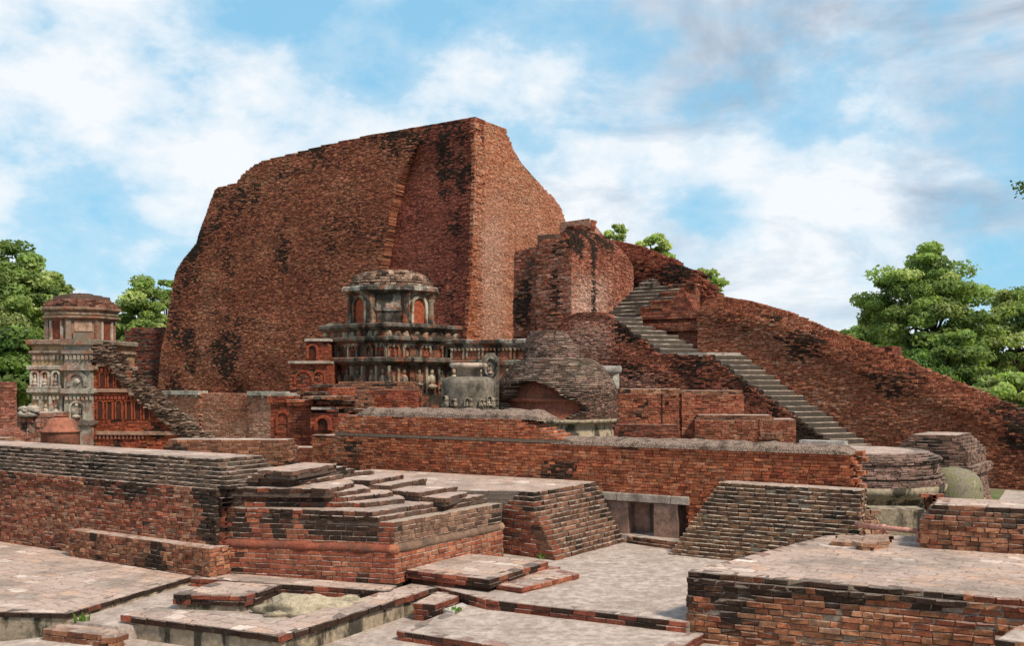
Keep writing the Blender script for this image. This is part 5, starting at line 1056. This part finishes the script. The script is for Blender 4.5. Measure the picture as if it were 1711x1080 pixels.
# dark stepped wall between turret and temple
T = thing('brick_wall', 'dark stepped brick wall in the gap between left turret and temple', 'wall', (gx(245, 61), 61, -1))
pdk = pal(DEEP[:4], .42, .2, .5, 420, spk=.2)
for p0, p1, Y, py, nm in ((208, 290, 61.4, 547, 'upper_wall'), (212, 290, 60.9, 602, 'middle_wall'), (208, 290, 60.5, 622, 'lower_wall')):
    mb = MB(); q = pbox(p0, p1, Y, -4, 2.0 if nm == 'upper_wall' else 1.6); n, h = rows(-1, gz(py, Y), .1); masonry(mb, q, -1, n, pdk, h, .3, prot=.03, jit=.012, edges=[0], inset=lambda i, c, n=n: .25 if c > n - 3 else 0); mb.build(nm, FAR, T)

# ---------------------------------------------------------------- trees
def tree(name, label, px, ptop, Y, hw, zb_, seed, cols, nclump=60, per=170, ls=.22, cat='tree', trunk=.35, flat=1.0, group=None, spread=1.0, pbot=None, clr=.17):
    r_ = np.random.default_rng(seed); X = gx(px, Y); zt = gz(ptop, Y); rw = hw / F * Y; zl = gz(pbot, Y) if pbot else zb_ + (zt - zb_) * .28; rh = (zt - zl) / 2; cz = zl + rh
    t = thing(name, label, cat, (X, Y, zb_), group)
    C = []
    while len(C) < nclump:
        d = r_.normal(0, 1, 3); d /= np.linalg.norm(d); rr = r_.uniform(.35, 1) ** .45
        lob = 1 + .42 * mn.noise((d[0] * 1.7 + seed, d[1] * 1.7, d[2] * 1.7)) + .12 * mn.noise((d[0] * 4 + seed, d[1] * 4, d[2] * 4))
        wz = 1 - .35 * max(0, d[2]) ** 2
        C.append((X + d[0] * rr * rw * lob * .92 * wz, Y + d[1] * rr * rw * lob * .92 * wz, cz + d[2] * rr * rh * min(1.08, lob) * .93))
    C = np.array(C)
    mb = MB(); h0 = zl + rh * .5; wob = [(X + r_.normal(0, .12) * trunk * 2 * k, Y + r_.normal(0, .1) * k, lerp(zb_ - .2, cz + rh * .45, k / 6)) for k in range(7)]
    mb.tube(wob, [trunk * (1.25 if k == 0 else 1) * (1 - .12 * k) for k in range(7)], 8)
    for k in range(0, nclump, max(1, nclump // 22)):
        c = C[k]; f = r_.uniform(.35, .85); i = min(5, int(f * 6)); s_ = np.array(wob[i]); mid = (s_ + c) / 2 + np.array((0, 0, .12 * rh)); mb.tube([tuple(s_), tuple(mid), tuple(c)], [trunk * .42 * (1 - f * .5), trunk * .25, trunk * .07], 5)
    mb.build('trunk', [M_BARK], t)
    cr = clr * (rw + rh)
    n = nclump * per; ci = np.repeat(np.arange(nclump), per); cs = cr * r_.uniform(.55, 1.25, nclump)
    d = r_.normal(0, 1, (n, 3)); d /= np.linalg.norm(d, axis=1)[:, None]; pos = C[ci] + d * (cs[ci] * r_.uniform(.25, 1, n) ** .6)[:, None] * np.array((1.15, 1.15, .62 * flat))
    nrm = d * .6 + r_.normal(0, .6, (n, 3)) + np.array((0, 0, .5)); nrm /= np.linalg.norm(nrm, axis=1)[:, None]
    ax = np.cross(nrm, r_.normal(0, 1, (n, 3))); ax /= np.linalg.norm(ax, axis=1)[:, None]; ay = np.cross(nrm, ax); sz = ls * r_.uniform(.6, 1.3, n)[:, None]
    vs = np.stack([pos - ax * sz, pos + ay * sz * .55 - nrm * sz * .15, pos + ax * sz, pos - ay * sz * .55 - nrm * sz * .15], 1).reshape(-1, 3)
    base = np.array(cols); ck = r_.integers(0, len(base), nclump); bc = base[ck][ci] * r_.uniform(.7, 1.3, nclump)[ci][:, None] * r_.uniform(.7, 1.35, n)[:, None]
    mb = MB(); mb.v.append(vs); mb.nv = len(vs); mb.f = np.arange(n * 4).reshape(-1, 4).tolist(); mb.c = list(map(tuple, bc)); mb.m = [0] * n; mb.sm = [False] * n
    mb.build('crown', [M_LEAF], t); return t
LG = [(.20, .275, .085), (.25, .325, .11), (.15, .215, .07), (.32, .37, .16)]; DG = [(.09, .155, .045), (.14, .21, .06), (.19, .26, .085)]; YG = [(.30, .365, .125), (.25, .33, .11), (.35, .395, .18)]
tree('tree', 'tall dark green tree with layered crown rising behind the flank wall', 1548, 412, 70, 100, -1, 1, LG + DG[1:], 120, 330, .155, trunk=.4, pbot=630, clr=.115, flat=.88)
tree('tree', 'dense dark lower tree growing under the tall layered tree at right', 1575, 545, 66, 92, -1, 2, DG + LG[:1], 80, 340, .16, pbot=690, clr=.13)
tree('tree', 'pale green rounded tree just left of the tall layered tree', 1462, 515, 82, 58, -1, 3, LG, 70, 300, .16, pbot=640, clr=.12)
tree('tree', 'bright yellow green tree cut by the right edge of the photo', 1700, 478, 74, 68, -1, 4, YG + LG, 90, 340, .16, pbot=660, clr=.12)
tree('shrub', 'low bright green shrub at the right edge behind the flank wall end', 1690, 625, 60, 60, -1, 5, YG, 40, 220, .18, cat='shrub', trunk=.15, pbot=690)
tree('tree', 'small distant tree top peeping over the flank wall left of the others', 1390, 546, 95, 40, -1, 6, YG, 26, 160, .26, pbot=640)
tree('tree', 'sparse tree top peeping above the broken stump of the temple', 1026, 370, 84, 24, -1, 7, YG, 34, 150, .16, trunk=.15, pbot=450, clr=.13)
tree('tree', 'rounded light green tree top rising behind the back ridge of the temple', 1092, 388, 82, 34, -1, 8, YG, 44, 170, .17, trunk=.2, pbot=460, clr=.13)
tree('tree', 'thin drooping light green tree top behind the right end of the back ridge', 1172, 440, 80, 44, -1, 9, YG, 40, 150, .17, trunk=.2, pbot=530, clr=.12)
tree('tree', 'large light green tree filling the left edge behind the turret', 10, 396, 66, 85, -1, 10, LG + YG[:1], 120, 340, .16, pbot=650, clr=.11)
tree('tree', 'light green tree whose crown ends just above the left turret roof', 78, 437, 72, 52, -1, 11, LG + YG, 80, 330, .16, pbot=640, clr=.12)
tree('tree', 'dark shady tree low behind the left turret at the photo edge', 25, 545, 60, 55, -1, 12, DG, 60, 240, .22, pbot=690)
tree('tree', 'yellow green tree between the left turret and the big temple', 238, 468, 78, 52, -1, 13, YG + LG[1:2], 70, 300, .16, pbot=640, clr=.12)
tree('tree', 'slim leafy tree against the left corner of the big temple', 276, 452, 90, 22, -1, 14, LG, 22, 140, .25, trunk=.2, pbot=640, clr=.1)
# near tree just outside the right edge, one twig reaching into view
T = thing('tree', 'leafy twig end of a nearby tree poking in at the right edge against the sky', 'tree', (gx(1890, 26), 26, -1))
mb = MB(); b0 = (gx(1890, 26), 26, -1); mb.tube([b0, (b0[0] + .1, 26, 3), (b0[0] - .2, 26, 7.5), (b0[0] + .1, 26, 9.5)], [.22, .18, .12, .05], 8); tw = [(b0[0] - .1, 26, 5.5), P(1800, 350, 26), P(1745, 322, 26), P(1704, 312, 26)]; mb.tube(tw, [.08, .045, .025, .01], 6); mb.build('trunk', [M_BARK], T)
r_ = np.random.default_rng(77); cc = [P(1703, 313, 26), P(1712, 311, 26.1), P(1722, 320, 26), P(1740, 310, 26.2), P(1765, 325, 26)] + [(b0[0] + r_.normal(0, .7), 26 + r_.normal(0, .7), 8.5 + r_.normal(0, .7)) for _ in range(26)]
mb = MB()
for c in cc:
    for k in range(26):
        p = np.array(c) + r_.normal(0, .09 if c[0] < gx(1790, 26) else .35, 3); a = r_.normal(0, 1, 3); a /= np.linalg.norm(a); b = np.cross(a, r_.normal(0, 1, 3)); b /= np.linalg.norm(b); s_ = .065
        mb.add([p - a * s_, p + b * s_ * .5, p + a * s_, p - b * s_ * .5], [[0, 1, 2, 3]], tuple(np.array((.07, .12, .03)) * r_.uniform(.6, 1.4)))
mb.build('crown', [M_LEAF], T)

# small weeds in the joints
for lab, px, py, z, n_, h in (('small green weed tuft on the low brick step at the lower left', 136, 1041, -.09, 26, .10), ('tiny weed at the foot of the court kerb near the right platform', 1052, 1034, -.12, 18, .07), ('weed tuft at the foot of the raked brick block', 905, 934, .0, 22, .08), ('small weed in the corner between the bench and the left wall', 128, 926, .03, 20, .09), ('weed growing beside the flat stone and the small dark step', 760, 1022, -.12, 16, .06), ('weed tuft against the corbelled wall beside the doorway', 1180, 931, .0, 22, .08)):
    mb = MB(); x0, y0 = G(px, py, z)
    for k in range(n_):
        a = random.uniform(0, 6.28); r = random.uniform(0, .09); x, y = x0 + r * math.cos(a), y0 + r * math.sin(a); l = h * random.uniform(.5, 1.2); b = random.uniform(0, 6.28); lx, ly = math.cos(b) * l * .5, math.sin(b) * l * .5; w_ = .008
        mb.add([(x - w_, y, z), (x + w_, y, z), (x + lx * .5 + w_, y + ly * .5, z + l * .7), (x + lx, y + ly, z + l), (x + lx * .5 - w_, y + ly * .5, z + l * .7)], [[0, 1, 2, 3, 4]], (random.uniform(.08, .16), random.uniform(.16, .26), .04))
    mb.build('weed_tuft', [M_LEAF], base=(x0, y0, z), label=lab, cat='weed', group='weeds in the masonry joints')
